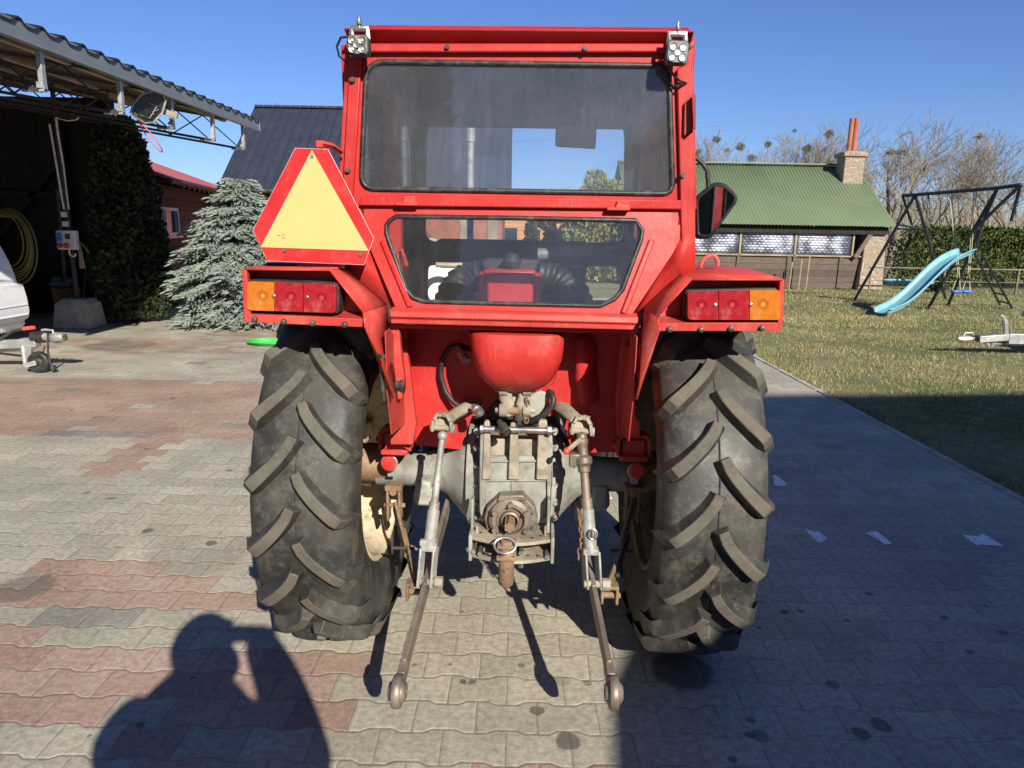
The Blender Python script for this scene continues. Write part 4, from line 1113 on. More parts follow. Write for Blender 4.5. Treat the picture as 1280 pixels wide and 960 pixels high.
# ---- work lamps
def work_lamp(x0,y0,x1,y1,tilt,bolt_px):
    yl = yc-.09; c = Q((x0+x1)/2,(y0+y1)/2,yl); w = Q(x1,y0,yl).x-Q(x0,y0,yl).x; h = Q(x0,y0,yl).z-Q(x0,y1,yl).z
    mb = MB(); rot = Matrix.Rotation(R(tilt),3,'Y')
    sq = [c+rot@V((a*w/2,0,b*h/2)) for a,b in ((-1,-1),(1,-1),(1,1),(-1,1))]
    mb.prism(rounded(sq,.014,4),(0,.03,0))
    for k in range(7): mb.box(c+rot@V((-w/2+.012+k*(w-.024)/6,.04,0)), (.003,.03,h*.82), rot)
    o = P('work_lamp', mb, M['black'], bevel=.002)
    m2 = MB(); sq2 = [c+rot@V((a*w*.44,-.001,b*h*.44)) for a,b in ((-1,-1),(1,-1),(1,1),(-1,1))]; m2.prism(rounded(sq2,.012,4),(0,-.003,0)); m2.build('lamp_glass', M['glasslamp'], o)
    m3 = MB()
    for a,b in ((-.45,.4),(.45,.4),(-.45,-.45),(.45,-.45),(0,0)):
        q = c+rot@V((a*w/2,-.005,b*h/2)); m3.lathe([(0,.011),(.004,.0105),(.002,.005),(.003,0)], q, (0,-1,0), 16)
    m3.build('reflector_cups', M['bolt'], o)
    m4 = MB(); 
    for a,b in ((-.45,.4),(.45,.4),(-.45,-.45),(.45,-.45)):
        q = c+rot@V((a*w/2,-.0085,b*h/2)); m4.box(q,(.006,.002,.006))
    m4.build('led_chips', M['led'], o)
    m5 = MB(); t = c+V((0,.02,h/2)); m5.tube([t+V((-.022,0,-.008)), t+V((-.022,0,.02)), t+V((.022,0,.02)), t+V((.022,0,-.008))], .004, 4, flat=2.5)
    b0 = t+V((0,.0,.018)); m5.cyl(b0, b0+V((0,0,.035)), .004, seg=8); m5.cyl(b0+V((0,0,.012)), b0+V((0,0,.022)), .008, seg=6)
    m5.build('lamp_bracket', M['bolt'], o, bevel=.001)
    return o
M['glasslamp'] = Mat('lamp_face', (.30,.31,.32), .12, .3).mat; M['led'] = Mat('led_yellow', (.75,.68,.30), .4).mat
work_lamp(434,43,461,69,0,0); work_lamp(833,50,861,80,3,0)
mb = MB(); mb.tube([Q(434,46,yc-.08),Q(426,47,yc-.07),Q(421,58,yc-.05),Q(424,70,yc-.04),Q(434,79,yc-.02)], .0035, 6); P('lamp_cable', mb, M['black'], smooth=60)
mb = MB(); mb.tube([Q(836,84,yc-.06),Q(842,94,yc-.04),Q(850,101,yc-.025),Q(858,104,yc-.02),Q(850,107,yc-.03),Q(842,108,yc-.02),Q(835,100,yc-.02),Q(826,90,yc-.02)], .0035, 6); P('lamp_cable', mb, M['black'], smooth=60)
# small hardware on the frame
mb = MB()
for a in ((559,59),(731,61),(441,100),(435,213),(853,219)):
    c = Q(*a, yc-.018); mb.lathe([(0,.009),(.003,.009),(.003,.007),(.010,.007),(.010,0)], c, (0,-1,0), 8)
build_each(mb, 'frame_bolt', M['dbolt'], T)
mb = MB(); mb.prism(poly([(855,170),(856,128),(865,118),(867,160)], yc-.03), (0,.02,0)); mb.prism([Q(866,117,yc-.06),Q(868,118,yc-.02),Q(868,162,yc-.02),Q(866,161,yc-.06)], (.004,0,0)); build_each(mb, 'bracket_plate', M['dred'], T, bevel=.002)
mb = MB(); mb.prism(poly([(862,54),(869,44),(869,56),(862,62)], yc-.05), (0,.03,0)); P('bracket_plate', mb, M['dred'], bevel=.002)
# ---- outside mirror on the right
ym = .95
mb = MB(); mb.tube([Q(866,194,ym),Q(878,204,ym),Q(884,213,ym),Q(885,226,ym),Q(886,240,ym)], .011, 10); P('mirror_arm', mb, M['black'], smooth=60)
mo = rounded(poly([(870,252),(872,245),(893,227),(905,229),(919,243),(919,252),(890,296),(884,300),(871,299)], ym-.02), .02, 4)
mo = [p+V((0,-.42*(p.x-mo[0].x)+.03,0)) for p in mo]
mb = MB(); mb.prism(mo, (0,.035,0)); o = P('outside_mirror', mb, M['black'], bevel=.006)
cen = sum(mo, V())/len(mo); xm_ = min(p.x for p in mo); mi_ = [cen+(p-cen)*.88+V((0,-.002,0)) for p in mo]
mb = MB(); mb.prism(mi_, (0,.002,0)); mb.build('mirror_glass', M['mirror'], o, smooth=0); mb = MB(); mb.tube(mi_, .006, 6, closed=True); mb.build('mirror_rim', M['black'], o)
# ---- warning sign on the left fender
ys = -.50
board = poly([(369,185),(410,186.5),(467,298),(455,331),(334,326),(316,288)], ys)
mb = MB(); mb.prism(board, (0,.003,0)); sg = P('warning_sign', mb, M['sred'], bevel=.0008)
mb = MB(); mb.prism(poly([(390,187.5),(461,313.5),(326,309)], ys-.001), (0,-.0015,0)); mb.build('sign_triangle', M['yellow'], sg, smooth=0)
mb = MB()
cenb = sum(board, V())/6
mb.tube([p+V((0,.001,0)) for p in board], .0007, 6, closed=True); mb.build('sign_edge', M['pwhite'], sg)
mb = MB()
for a in ((390,196),(356,313),(451,318)):
    c = Q(*a, ys-.002); mb.lathe([(0,.006),(.003,.005),(.003,0)], c, (0,-1,0), 12)
mb.build('sign_screws', M['bolt'], sg)
mb = MB(); c = Q(354,294,ys-.0032); mb.tube([c+V((.0038*math.cos(t),0,.0038*math.sin(t))) for t in [6.283*k/12 for k in range(12)]], .0005, 4, closed=True)
mb.box(c+V((-.013,0,0)), (.010,.0006,.002)); mb.box(c+V((0,0,-.008)), (.008,.0006,.002)); mb.build('approval_mark', M['rust'], sg)
mb = MB(); mb.box(Q(404,182,-.44), (.02,.08,.02)); mb.tube([Q(402,179,-.47),Q(415,182,-.45),Q(426,190,-.37)], .011, 4, flat=.8); mb.beam(Q(372,333,-.46),Q(430,333,-.46),.02,.012); mb.beam(Q(405,333,-.46),Q(404,185,-.46),.02,.012, up=(0,1,0))
P('sign_bracket', mb, M['redw'], bevel=.002)
# indicator strip above left fender
mb = MB(); mb.box(Q(385,331,-.42), (.24,.06,.012)); P('sign_base_strip', mb, M['navytube'], bevel=.002)
# drop arms below fender in the dark (left edge white cable)
mb = MB(); mb.tube([Q(448,548,-.1),Q(457,552,-.12),Q(462,546,-.14)], .006, 6); P('brake_clip', mb, M['cream'])
# ------------------------------------------------------------------ ground
KX = 3.06
mb = MB(); mb.add([(-400,-300,-.02),(400,-300,-.02),(400,500,-.02),(-400,500,-.02)], [(0,1,2,3)])
tag(mb.build('lawn', M['lawn'], smooth=0), kind='structure')
mb = MB(); mb.add([(-16,-14,0),(KX,-14,0),(KX,16.5,0),(-16,16.5,0)], [(0,1,2,3)])
tag(mb.build('paving', M['pave'], smooth=0), kind='structure')
mb = MB()
y = -14
while y < 16.4: mb.box((KX+.03, y+.495, -.03), (.06,.985,.08)); y += 1.0
tag(mb.build('kerb_strip', M['conc'], bevel=.008), kind='structure')
# lawn relief near the camera: gentle, and blades
rnd = random.Random(5)
mb = MB()
def blades(n, x0, x1, y0, y1, w, h, cond):
    c = 0
    while c < n:
        x = rnd.uniform(x0, x1); y = rnd.uniform(y0, y1)
        if not cond(x, y): continue
        k = noise.noise((x*.9, y*.9, 0))+.6*noise.noise((x*3, y*3, 4))
        if k < -.12 and rnd.random() < .75: c += 1; continue
        c += 1
        a = rnd.uniform(0, 6.28); hh = h*rnd.uniform(.4, 1.2); ww = w*rnd.uniform(.7, 1.2)
        l = rnd.uniform(0, .9)*hh; b = rnd.uniform(0, 6.28)
        dx, dy = math.cos(a)*ww, math.sin(a)*ww
        mb.v += [(x-dx, y-dy, -.02), (x+dx, y+dy, -.02), (x+math.cos(b)*l, y+math.sin(b)*l, -.02+hh)]
        i = len(mb.v); mb.f.append((i-3, i-2, i-1)); mb.m.append(0)
blades(52000, KX+.06, 13, 3.5, 14, .004, .045, lambda x, y: x < 1.0*y+.5)
blades(30000, KX+.06, 18, 12, 21, .007, .055, lambda x, y: x < .9*y+1)
blades(3000, KX+.05, KX+.2, 3.5, 14, .004, .06, lambda x, y: True)
tag(mb.build('grass', M['blades'], smooth=0), 'short dry spring grass covering the lawn beside the pavers', 'grass', kind='stuff')
# painted marks on the pavers
def mark(pts, label):
    p = [G(*a) for a in pts]; m_ = MB(); m_.prism([V((q.x, q.y, .0005)) for q in p], (0,0,.003))
    tag(m_.build('paint_mark', M['pwhite'], smooth=0), label, 'paint mark', 'white marks painted on the pavers')
mark([(1006,662),(1018,665),(1023,665),(1034,673),(1028,678),(1021,678)], 'white paint mark on a shaded paver, nearest of its row to the right tyre')
mark([(1083,667),(1087,665),(1096,665),(1115,680),(1107,681)], 'narrow slanted white paint mark, middle of the three in a row on shaded pavers')
mark([(1202,669),(1222,671),(1228,668),(1235,671),(1254,683),(1226,681),(1221,682)], 'largest white paint mark on the shaded pavers, nearest to the lawn')
mark([(966,594),(972,596),(983,604),(981,608),(968,607)], 'small white paint mark beside the right rear tyre')
mark([(742,610),(758,610),(765,624),(750,622)], 'small white paint mark seen under the tractor axle')

# ------------------------------------------------------------------ leaf helpers
def leaf_cloud(mb, n, fn, size, rnd, dirfn=None, flat=.35):
    for _ in range(n):
        p = fn(rnd)
        if p is None: continue
        d = V((rnd.gauss(0,1), rnd.gauss(0,1), rnd.gauss(0,1)))
        if dirfn: d = dirfn(p, rnd)
        if d.length < 1e-5: continue
        d.normalize(); q = d.cross(V((rnd.gauss(0,1), rnd.gauss(0,1), rnd.gauss(0,1)))).normalized()
        s_ = size*rnd.uniform(.6, 1.4)
        a = p; b = p+d*s_
        i = len(mb.v); m_ = (a+b)/2
        mb.v += [tuple(a), tuple(m_+q*s_*flat), tuple(b), tuple(m_-q*s_*flat)]
        mb.f.append((i,i+1,i+2,i+3)); mb.m.append(0)
def nz(p, s, o=0): return noise.noise((p[0]*s+o, p[1]*s, p[2]*s))

# ------------------------------------------------------------------ blue spruce
def spruce(base, h, rad):
    rn = random.Random(11)
    root = empty('blue_spruce', base, 0, 'bushy blue spruce with silvery needles down to the ground beside the brown house', 'tree')
    tr = MB(); tr.tube([(0,0,0),(.02,0,h*.5),(0,.01,h*.97)], [.07,.045,.008], 8); tr.build('trunk', M['sbark'], root)
    mb = MB(); br = MB()
    def twig(p, d, L_, r):
        d = d.normalized(); x, y = frame(d)
        # spindle
        n = 5; i0 = len(mb.v)
        prof = ((0,.6),(.35,1),(.8,.8),(1,.25))
        for t, k in prof:
            for j in range(n):
                a = 6.283*j/n; mb.v.append(tuple(p+d*(L_*t)+(x*math.cos(a)+y*math.sin(a))*(r*k*.5)))
        for s_ in range(3):
            for j in range(n):
                l = (j+1) % n; mb.f.append((i0+s_*n+j, i0+s_*n+l, i0+(s_+1)*n+l, i0+(s_+1)*n+j)); mb.m.append(0)
        for k in range(9):
            t = rn.uniform(0, 1); a = rn.uniform(0, 6.283); q = x*math.cos(a)+y*math.sin(a)
            b = p+d*(L_*t); tip = b+(q*1.0+d*.7)*(r*1.15); s2 = (d.cross(q))*(.0045)
            i = len(mb.v); mb.v += [tuple(b+s2), tuple(b-s2), tuple(tip)]; mb.f.append((i,i+1,i+2)); mb.m.append(0)
    levels = 17
    for lv in range(levels):
        z = .05+(h-.12)*(lv/(levels-1))
        t_ = z/h
        R_ = rad*min(1.0, .86+.5*t_) if t_ < .28 else rad*(1-((t_-.28)/.74)**1.9)
        R_ = max(.14, R_)*(.86+.28*rn.random())
        nb = max(5, int(17*(.45+.55*R_/rad)))
        for b in range(nb):
            a = 6.283*(b+rn.random()*.7)/nb+lv*.7
            if math.sin(a) > .8 and rn.random() < .6: continue
            rr = R_*rn.uniform(.74, 1.12); zz = z+rn.uniform(-.05, .05)
            droop = -.10*rr+rn.uniform(-.05, .05)
            p0 = V((0,0,zz+.05)); p1 = V((math.cos(a)*rr, math.sin(a)*rr, max(.05, zz+droop)))
            ns = max(3, int(rr/.062)); pts = []
            for k in range(ns+1):
                t = k/ns; p = p0.lerp(p1, t); p.z += .09*math.sin(t*3.1)*rr+(.05*t*t); pts.append(p)
            br.tube(pts, [.012*(1-.8*k/ns) for k in range(ns+1)], 4, caps=False)
            side = V((-math.sin(a), math.cos(a), 0)); out = V((math.cos(a), math.sin(a), -.05))
            for k in range(1, ns+1):
                t = k/ns
                if t < .35: continue
                wd = .22*(1.1-.5*t)
                for s_ in (-1, 1):
                    for m_ in range(4):
                        if rn.random() < .12: continue
                        p = pts[k]+side*s_*(wd*m_*.27)+out*(.03*m_)+V((0,0,-.012*m_+rn.uniform(-.03,.02)))
                        d = side*s_*(.45+.3*rn.random())+out*(.9)+V((0,0,rn.uniform(-.55,.12)))
                        twig(p, d, .078+.035*rn.random(), .027)
                twig(pts[k], out+V((0,0,rn.uniform(-.2,.25))), .09, .028)
    br.build('branches', M['sbark'], root, smooth=0)
    mb.build('crown', M['spruce'], root, smooth=60)
    return root
sp = spruce((W(303,300,11.2).x,11.2,0), 2.2, .95)

# ------------------------------------------------------------------ thuja
def thuja(base, h, r, n, label, mat, cat='tree', size=.085, name='thuja', seed=3, group=None):
    rn = random.Random(seed); root = empty(name, base, 0, label, cat, group)
    tr = MB(); tr.tube([(0,0,0),(0,0,h*.9)], [.07,.01], 7); tr.build('trunk', M['sbark'], root)
    mb = MB()
    def f(rn):
        z = rn.uniform(.02, 1); a = rn.uniform(0, 6.283)
        R_ = r*min(1, (1.02-z)**.3*1.15)*(.86+.14*min(1, z*6))
        R_ *= 1+.20*noise.noise((math.cos(a)*2+seed, math.sin(a)*2, z*h*2.2))+.08*noise.noise((math.cos(a)*6, math.sin(a)*6, z*h*7))
        rr = R_*(rn.random()**.28)
        return V((math.cos(a)*rr, math.sin(a)*rr, z*h))
    leaf_cloud(mb, n, f, size, rn, lambda p, q: V((p.x/r+q.gauss(0,.5), p.y/r+q.gauss(0,.5), 1.0+q.gauss(0,.4))))
    mb.build('crown', mat, root, smooth=0)
    return root
thuja((W(160,300,11.25).x,11.25,0), 3.02, .50, 20000, 'tall dark green thuja in deep shade beside the carport', M['thuja'])

# ------------------------------------------------------------------ carport
EX = -4.03; EZ = 2.97; Y0 = 4.9; Y1 = 11.6; SL = .157; LX = -13.0
def rz(x): return EZ+SL*(EX-x)
cp = empty('carport', (EX, Y0, 0), 0, 'open carport with black tiled mono-pitch roof, grey eaves board and slim steel trusses', 'carport')
def CP(name, m_, mat, **k):
    o = m_.build(name, mat, None, **k); o.parent = cp; o.matrix_parent_inverse = Matrix.Translation(V((-EX,-Y0,0))); return o
# roof: corrugated along Y with raised rolls
mb = MB(); n = int((Y1-Y0)/.035); vs = []; 
for i in range(n+1):
    y = Y0+(Y1-Y0)*i/n; ph = ((y-Y0)/.29) % 1; hh = .05*max(0, math.sin(ph*2*math.pi))**.7 if ph < .5 else 0
    for x in (EX+.05, EX-3, EX-6, LX): vs.append((x, y, rz(x)+.12+hh+.035*math.sin((EX+.05-x)*2)))
fs = [(i*4+k, i*4+k+1, (i+1)*4+k+1, (i+1)*4+k) for i in range(n) for k in range(3)]
mb.add(vs, fs); CP('roof', mb, M['blackroof'], solid=.012)
mb = MB(); mb.prism([V((EX-.03,Y0,rz(EX)+.09)), V((LX,Y0,rz(LX)+.09)), V((LX,Y0,rz(LX)+.07)), V((EX-.03,Y0,rz(EX)+.07))], (0,Y1-Y0,0)); CP('roof_boards', mb, M['soffit'], smooth=0)
mb = MB(); mb.box((EX+.02,(Y0+Y1)/2,EZ+.055), (.03,Y1-Y0,.16)); mb.box((EX+.045,(Y0+Y1)/2,EZ-.02),(.05,Y1-Y0,.012)); mb.box((EX+.02,Y1+.004,EZ+.055),(.06,.012,.17)); CP('eaves_board', mb, M['anth'], bevel=.003)
for i, px_ in enumerate((63,157,218,268,305)):
    q = WX(px_, 160, EX); yy = q.y
    zt_ = rz(EX)+.0; 
    mb = MB(); mb.box((EX-.02, yy, zt_-.17), (.04,.055,.36)); mb.box((EX-.10, yy, zt_-.34), (.20,.04,.025)); mb.box((EX-.03,yy-.03,zt_-.3),(.05,.02,.05))
    CP('truss_bracket', mb, M['galv'], bevel=.002)
    mb = MB(); xa = EX-.06; bx_ = xa; 
    X2 = -9.9
    for yo in (-.02,.02): 
        mb.beam((EX-.05,yy+yo,rz(EX)-.34), (X2,yy+yo,rz(X2)-.34), .012,.03)
        mb.beam((EX-.05,yy+yo,rz(EX)+.045), (X2,yy+yo,rz(X2)+.045), .012,.03)
    x = EX-.1; k = 0
    while x-.5 > X2:
        a = (x,yy,rz(x)+(.03 if k%2 else -.33)); b = (x-.5,yy,rz(x-.5)+(-.33 if k%2 else .03)); mb.beam(a,b,.014,.014); x -= .5; k += 1
    CP('roof_truss', mb, M['dark'], smooth=0)
mb = MB()
for k in range(9):
    x = EX-.5-k*1.0; mb.box((x,(Y0+Y1)/2,rz(x)+.055),(.06,Y1-Y0,.05))
CP('purlins', mb, M['wood'], smooth=0)
mb = MB(); mb.beam((-9.6,Y0,rz(-9.6)-.4),(-9.6,Y1,rz(-9.6)-.4),.12,.15)
for y_ in (5.0,8.0,10.3): mb.box((-9.6,y_,(rz(-9.6)-.4)/2),(.12,.12,rz(-9.6)-.4))
CP('rear_posts', mb, M['dark'], bevel=.004)
mb = MB(); x0_, x1_ = -6.25, LX; mb.prism([V((x0_,Y1,rz(x0_)+.16)),V((x1_,Y1,rz(x1_)+.16)),V((x1_,Y1,rz(x1_)+.07)),V((x0_,Y1,rz(x0_)+.07))],(0,.8,0)); CP('rear_roof', mb, M['soffit'], smooth=0)
# post set in a concrete block
pb = G(101,409); pb = V((pb.x, pb.y, 0))
mb = MB()
k_ = .20
def blockpts(z, a, b, c0, dx=0): return [V((pb.x+dx-a,pb.y-b+c0,z)), V((pb.x+dx+a,pb.y-b,z)), V((pb.x+dx+a,pb.y+b,z)), V((pb.x+dx-a,pb.y+b,z))]
L0 = blockpts(0,.27,.24,.0); L1 = blockpts(.36,.235,.2,.0,.0); L2 = blockpts(.43,.16,.14,.0,.01)
mb.add(L0+L1+L2, [(0,1,5,4),(1,2,6,5),(2,3,7,6),(3,0,4,7),(4,5,9,8),(5,6,10,9),(6,7,11,10),(7,4,8,11),(8,9,10,11),(3,2,1,0)])
tag(mb.build('concrete_block', M['conc'], bevel=.02), 'rough concrete footing block holding a thin steel post in the carport', 'concrete block')
mb = MB(); mb.tube([(pb.x,pb.y,.40),(pb.x-.02,pb.y,3.4)], .032, 10); tag(mb.build('steel_post', M['dark']), 'thin dark steel post standing in the concrete block', 'post')
# barn wall behind
bw = empty('barn', (-10,12.0,0), 0, 'dark unlit timber barn wall closing the carport', 'barn')
def CH(par, name, m_, mat, **k):
    o = m_.build(name, mat, None, **k); o.parent = par; o.matrix_parent_inverse = Matrix.Translation(-par.location); return o
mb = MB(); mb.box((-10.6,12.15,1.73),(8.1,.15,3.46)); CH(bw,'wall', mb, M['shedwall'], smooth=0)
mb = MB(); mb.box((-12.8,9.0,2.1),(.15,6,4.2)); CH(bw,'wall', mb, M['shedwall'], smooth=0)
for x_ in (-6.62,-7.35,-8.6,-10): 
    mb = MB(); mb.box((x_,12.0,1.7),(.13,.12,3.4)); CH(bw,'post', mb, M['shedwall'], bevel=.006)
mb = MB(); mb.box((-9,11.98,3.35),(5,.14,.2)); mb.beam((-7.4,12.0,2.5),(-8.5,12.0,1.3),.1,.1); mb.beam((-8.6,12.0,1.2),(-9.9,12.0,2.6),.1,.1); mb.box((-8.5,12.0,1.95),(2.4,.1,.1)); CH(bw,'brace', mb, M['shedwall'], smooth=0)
# conduits and socket box on the post
yb_ = pb.y-.06
mb = MB(); mb.tube([W(62,155,yb_+.02),W(80,262,yb_+.02)], .014, 8); mb.tube([W(70,147,yb_),W(72,165,yb_),W(79,205,yb_)], .014, 8)
mb.tube([W(79,205,yb_),W(86,262,yb_)], .010, 6); mb.tube([W(70,147,yb_),W(84,151,yb_),W(95,150,yb_),W(100,145,yb_)], .008, 6)
tag(mb.build('cable_conduit', M['pwhite']), 'pale cable conduits running up beside the steel post', 'conduit')
for k, (px_, py_) in enumerate(((80,268),(82,280))):
    mb = MB(); c = W(px_,py_,yb_); mb.box(c,(.075,.05,.075)); o = mb.build('switch', M['white'], bevel=.008)
    tag(o, 'white light switch, %s of the pair above the socket box' % ('upper' if k == 0 else 'lower'), 'switch')
sb = W(85,300,yb_-.03); eb = empty('socket_box', sb, 0, 'white power box with blue and red sockets fixed to the post', 'socket box')
def CE(name, m_, mat, **k): return CH(eb, name, m_, mat, **k)
mb = MB(); mb.box(sb, (.27,.10,.27)); CE('housing', mb, M['white'], bevel=.012)
for dx, dz, mt in ((-.08,.075,'bseat'),(-.08,.015,'bseat'),(-.085,-.075,'ringred'),(.01,-.075,'ringred')):
    mb = MB(); c = sb+V((dx,-.05,dz)); mb.tube([c, c+V((0,-.035,-.012)), c+V((0,-.045,-.02))], [.036,.036,.03], 16); CE('socket', mb, M[mt], bevel=.002)
mb = MB(); mb.box(sb+V((.03,-.052,.05)), (.07,.008,.075)); CE('breaker_window', mb, M['dark'], bevel=.003)
mb = MB(); c = sb+V((.0,0,-.13)); mb.tube([c, c+V((.0,0,-.07)), c+V((.03,0,-.10)), c+V((.07,0,-.10)), c+V((.09,0,-.06))], .012, 8); CE('cable', mb, M['white'])
# gloves / rag hanging
mb = MB(); c = W(99,318,yb_); mb.prism([c+V((-.03,0,.14)),c+V((.03,0,.15)),c+V((.05,0,-.1)),c+V((.06,0,-.2)),c+V((-.02,0,-.2)),c+V((-.01,0,0))],(0,.02,0)); mb.tube([c+V((0,0,.14)),c+V((.06,-.02,.17)),c+V((.13,-.03,.08)),c+V((.15,-.02,.02))],.01,6); tag(mb.build('work_glove', M['wood'], bevel=.006), 'pale worn work glove hanging behind the steel post', 'glove')
# planter
pp = G(72,404); mb = MB(); c = V((pp.x,pp.y+.3,0))
mb.lathe([(0,0),(0,.17),(.02,.18),(.50,.235),(.52,.25),(.52,.22),(.46,.2),(.46,0)], c, (0,0,1), 4); pot = mb.build('plant_tub', M['pot'], bevel=.006); pot.location = (0,0,0)
tag(pot, 'tall square brown plant tub beside the concrete block', 'plant tub')
mb = MB(); mb.box(c+V((-.02,0,.58)),(.34,.22,.08)); mb.box(c+V((.12,-.05,.64)),(.12,.1,.08)); mb.sphere(c+V((-.12,.0,.62)),.08); tag(mb.build('rag_pile', M['jeans'], bevel=.03, sub=1), 'crumpled blue rags lying on the brown tub', 'rags')
# dark clutter
def clutter(name, label, cat, c, s_, mat, rot=0):
    mb = MB(); mb.box((0,0,s_[2]/2), s_); mb.box((0,-s_[1]/2-.004,s_[2]*.55),(s_[0]*.8,.01,s_[2]*.1)); mb.box((0,0,s_[2]+.008),(s_[0]*1.04,s_[1]*1.04,.02)); o = mb.build(name, mat, bevel=.008); o.location = c; o.rotation_euler = (0,0,rot); tag(o, label, cat)
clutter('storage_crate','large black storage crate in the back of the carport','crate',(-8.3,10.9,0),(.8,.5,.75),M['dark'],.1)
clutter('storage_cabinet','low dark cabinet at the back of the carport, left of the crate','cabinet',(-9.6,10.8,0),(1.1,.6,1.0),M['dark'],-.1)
for k, (xx, a, l, mt, lab) in enumerate(((-6.62,.16,1.9,'lgrey','grey steel bar leaning on the barn wall nearest the thuja'),(-6.8,.10,2.3,'dark','dark wooden pole leaning on the barn wall beside the steel bar'),(-7.0,-.08,2.0,'plank','brown board leaning on the barn wall behind the concrete block'),(-6.45,.05,1.5,'rust','short rusty pole with its end at the foot of the thuja'))):
    mb = MB(); mb.tube([(0,0,0),(0,0,l)], .022, 8); 
    mb.tube([(0,0,l),(0,0,l+.02),(0,0,l+.06)], [.022,.035,.03], 8)
    o = mb.build('leaning_pole', M[mt]); o.location = (xx,11.1,0); o.rotation_euler = (-.18,a,0); tag(o, lab, 'pole')
mb = MB(); c = W(128,299,11.0); mb.tube([c+V((.05*math.cos(t),0,.045*math.sin(t))) for t in [6.283*i/16 for i in range(16)]], .012, 6, closed=True); mb.sphere(c,.035); tag(mb.build('wall_lamp', M['ringred']), 'small red round reel hung at the barn corner', 'reel')
# hose coil
mb = MB(); c = W(8,300,9.4)
for k in range(7):
    r_ = .27+.02*k; mb.tube([c+V((r_*math.cos(t)*.8+.03*math.sin(k), .02*k, r_*math.sin(t)*1.25-.015*k)) for t in [6.283*i/36 for i in range(36)]], .011, 6, closed=True)
mb.cyl(c+V((0,.3,.30)), c+V((0,-.05,.31)), .02)
tag(mb.build('hose_coil', M['yhose']), 'yellow green garden hose hung in loops in the dark carport', 'hose')
# hoop
hb = W(183,136,8.3); hp = empty('basketball_hoop', hb, 0, 'black backboard with red hoop ring hung under the carport eaves', 'basketball hoop')
def hbq(px_, py_, dy=0): return W(px_, py_, 8.3+dy)
board = [(176,118),(190,114),(203,118),(207,127),(203,141),(192,153),(181,154),(170,147),(163,141),(167,129)]
mb = MB(); mb.prism([hbq(a,b,(a-185)*.012) for a, b in board], (0.0,.02,0)); CH(hp,'backboard', mb, M['black'], bevel=.003)
mb = MB(); mb.tube([hbq(a,b,(a-185)*.012-.006) for a, b in board], .011, 6, closed=True)
mb.tube([hbq(a,b,-.02+(a-185)*.012) for a, b in ((176,144),(187,148),(196,133),(186,129))], .0045, 4); mb.tube([hbq(a,b,-.02+(a-185)*.012) for a, b in ((198,137),(190,140),(193,142),(188,144))], .004, 4); mb.tube([hbq(a,b,-.02+(a-185)*.012) for a, b in ((168,141),(171,144))], .006, 4); CH(hp,'board_outline', mb, M['lgrey'])
mb = MB(); c = hbq(190,174); u = (hbq(203,188)-hbq(176,156))/2; v_ = V((.03,-.19,.02))
u2 = V((u.x, 0, u.z)); mb.tube([hbq(189.5,173)+u2*math.cos(t)+V((.055,-.12,.04))*math.sin(t) for t in [6.283*i/32 for i in range(32)]], .0065, 8, closed=True)
mb.box(hbq(177,153,-.03),(.05,.06,.04)); CH(hp,'ring', mb, M['ringred'])
mb = MB(); mb.beam(W(137,119,8.6), W(222,145,8.65), .04,.06); CH(hp,'mounting_beam', mb, M['wood'], bevel=.004)
# ------------------------------------------------------------------ trailer with white body on the left
tl = empty('trailer', (-5.2,7.4,0), 0, 'white bodied trailer with galvanised drawbar and jockey wheel beside the carport', 'trailer')
def TL(name, m_, mat, **k): return CH(tl, name, m_, mat, **k)
yt0, yt1 = 7.75, 9.4
def tw(px_, py_, y_=8.7): p = W(px_, py_, y_); return p
prof = [(-60,285),(-14,288),(2,308),(12,326),(19,343),(22,352),(30,356),(35,372),(38,388),(37,397),(31,400),(33,404),(26,412),(-60,424)]
pts = [tw(a,b) for a, b in prof]
mb = MB(); mb.prism(pts, (0,-1.5,0)); TL('body', mb, M['white'], bevel=.03)
mb = MB(); mb.tube([tw(20,347)+V((0,-1.45,0)),tw(21,347)+V((0,-.8,0)),tw(21,347)+V((0,-.3,0)),tw(20,350)+V((0,-.1,0))], .018, 8); mb.tube([tw(28,357)+V((0,-1.45,0)),tw(28,357)+V((0,-.05,0))], .012, 6); mb.tube([tw(37,380)+V((0,-1.45,0)),tw(37,380)+V((0,-.05,0))], .008, 6); mb.tube([tw(38,392)+V((0,-1.45,0)),tw(38,392)+V((0,-.05,0))], .012, 8)
TL('body_moulding', mb, M['white'], smooth=60)
mb = MB(); qa, qb = tw(4,311), tw(11,324); nn0 = V((.004,0,.003)); mb.add([qa+nn0+V((0,-1.3,0)),qa+nn0+V((0,-.25,0)),qb+nn0+V((0,-.2,0)),qb+nn0+V((0,-1.3,0))],[(0,1,2,3)]); TL('window', mb, M['blueglass'], bevel=.001)
yd = 7.25
mb = MB(); mb.beam(W(-60,432,yd), W(46,429,yd), .07,.09); mb.beam(W(-60,440,yd+.3), W(40,434,yd), .05,.06); mb.box(W(38,428,yd),(.16,.10,.09)); mb.beam(W(-40,408,yd+.4),W(5,414,yd+.2),.05,.04)
TL('drawbar', mb, M['galv'], bevel=.006)
mb = MB(); a = W(40,421,yd-.01); b = W(55,421,yd-.01); n = 13; mb.tube([a.lerp(b,k/n) for k in range(n+1)], [.062 if k%2 else .05 for k in range(n+1)], 14); TL('bellows', mb, M['black'], smooth=60)
mb = MB(); mb.tube([W(55,421,yd),W(64,422,yd),W(70,422,yd),W(80,422,yd)], [.045,.045,.06,.045], 12); mb.tube([W(52,413,yd),W(56,412,yd),W(66,413,yd),W(67,420,yd)], .014, 6); TL('coupling_head', mb, M['alu'], bevel=.003)
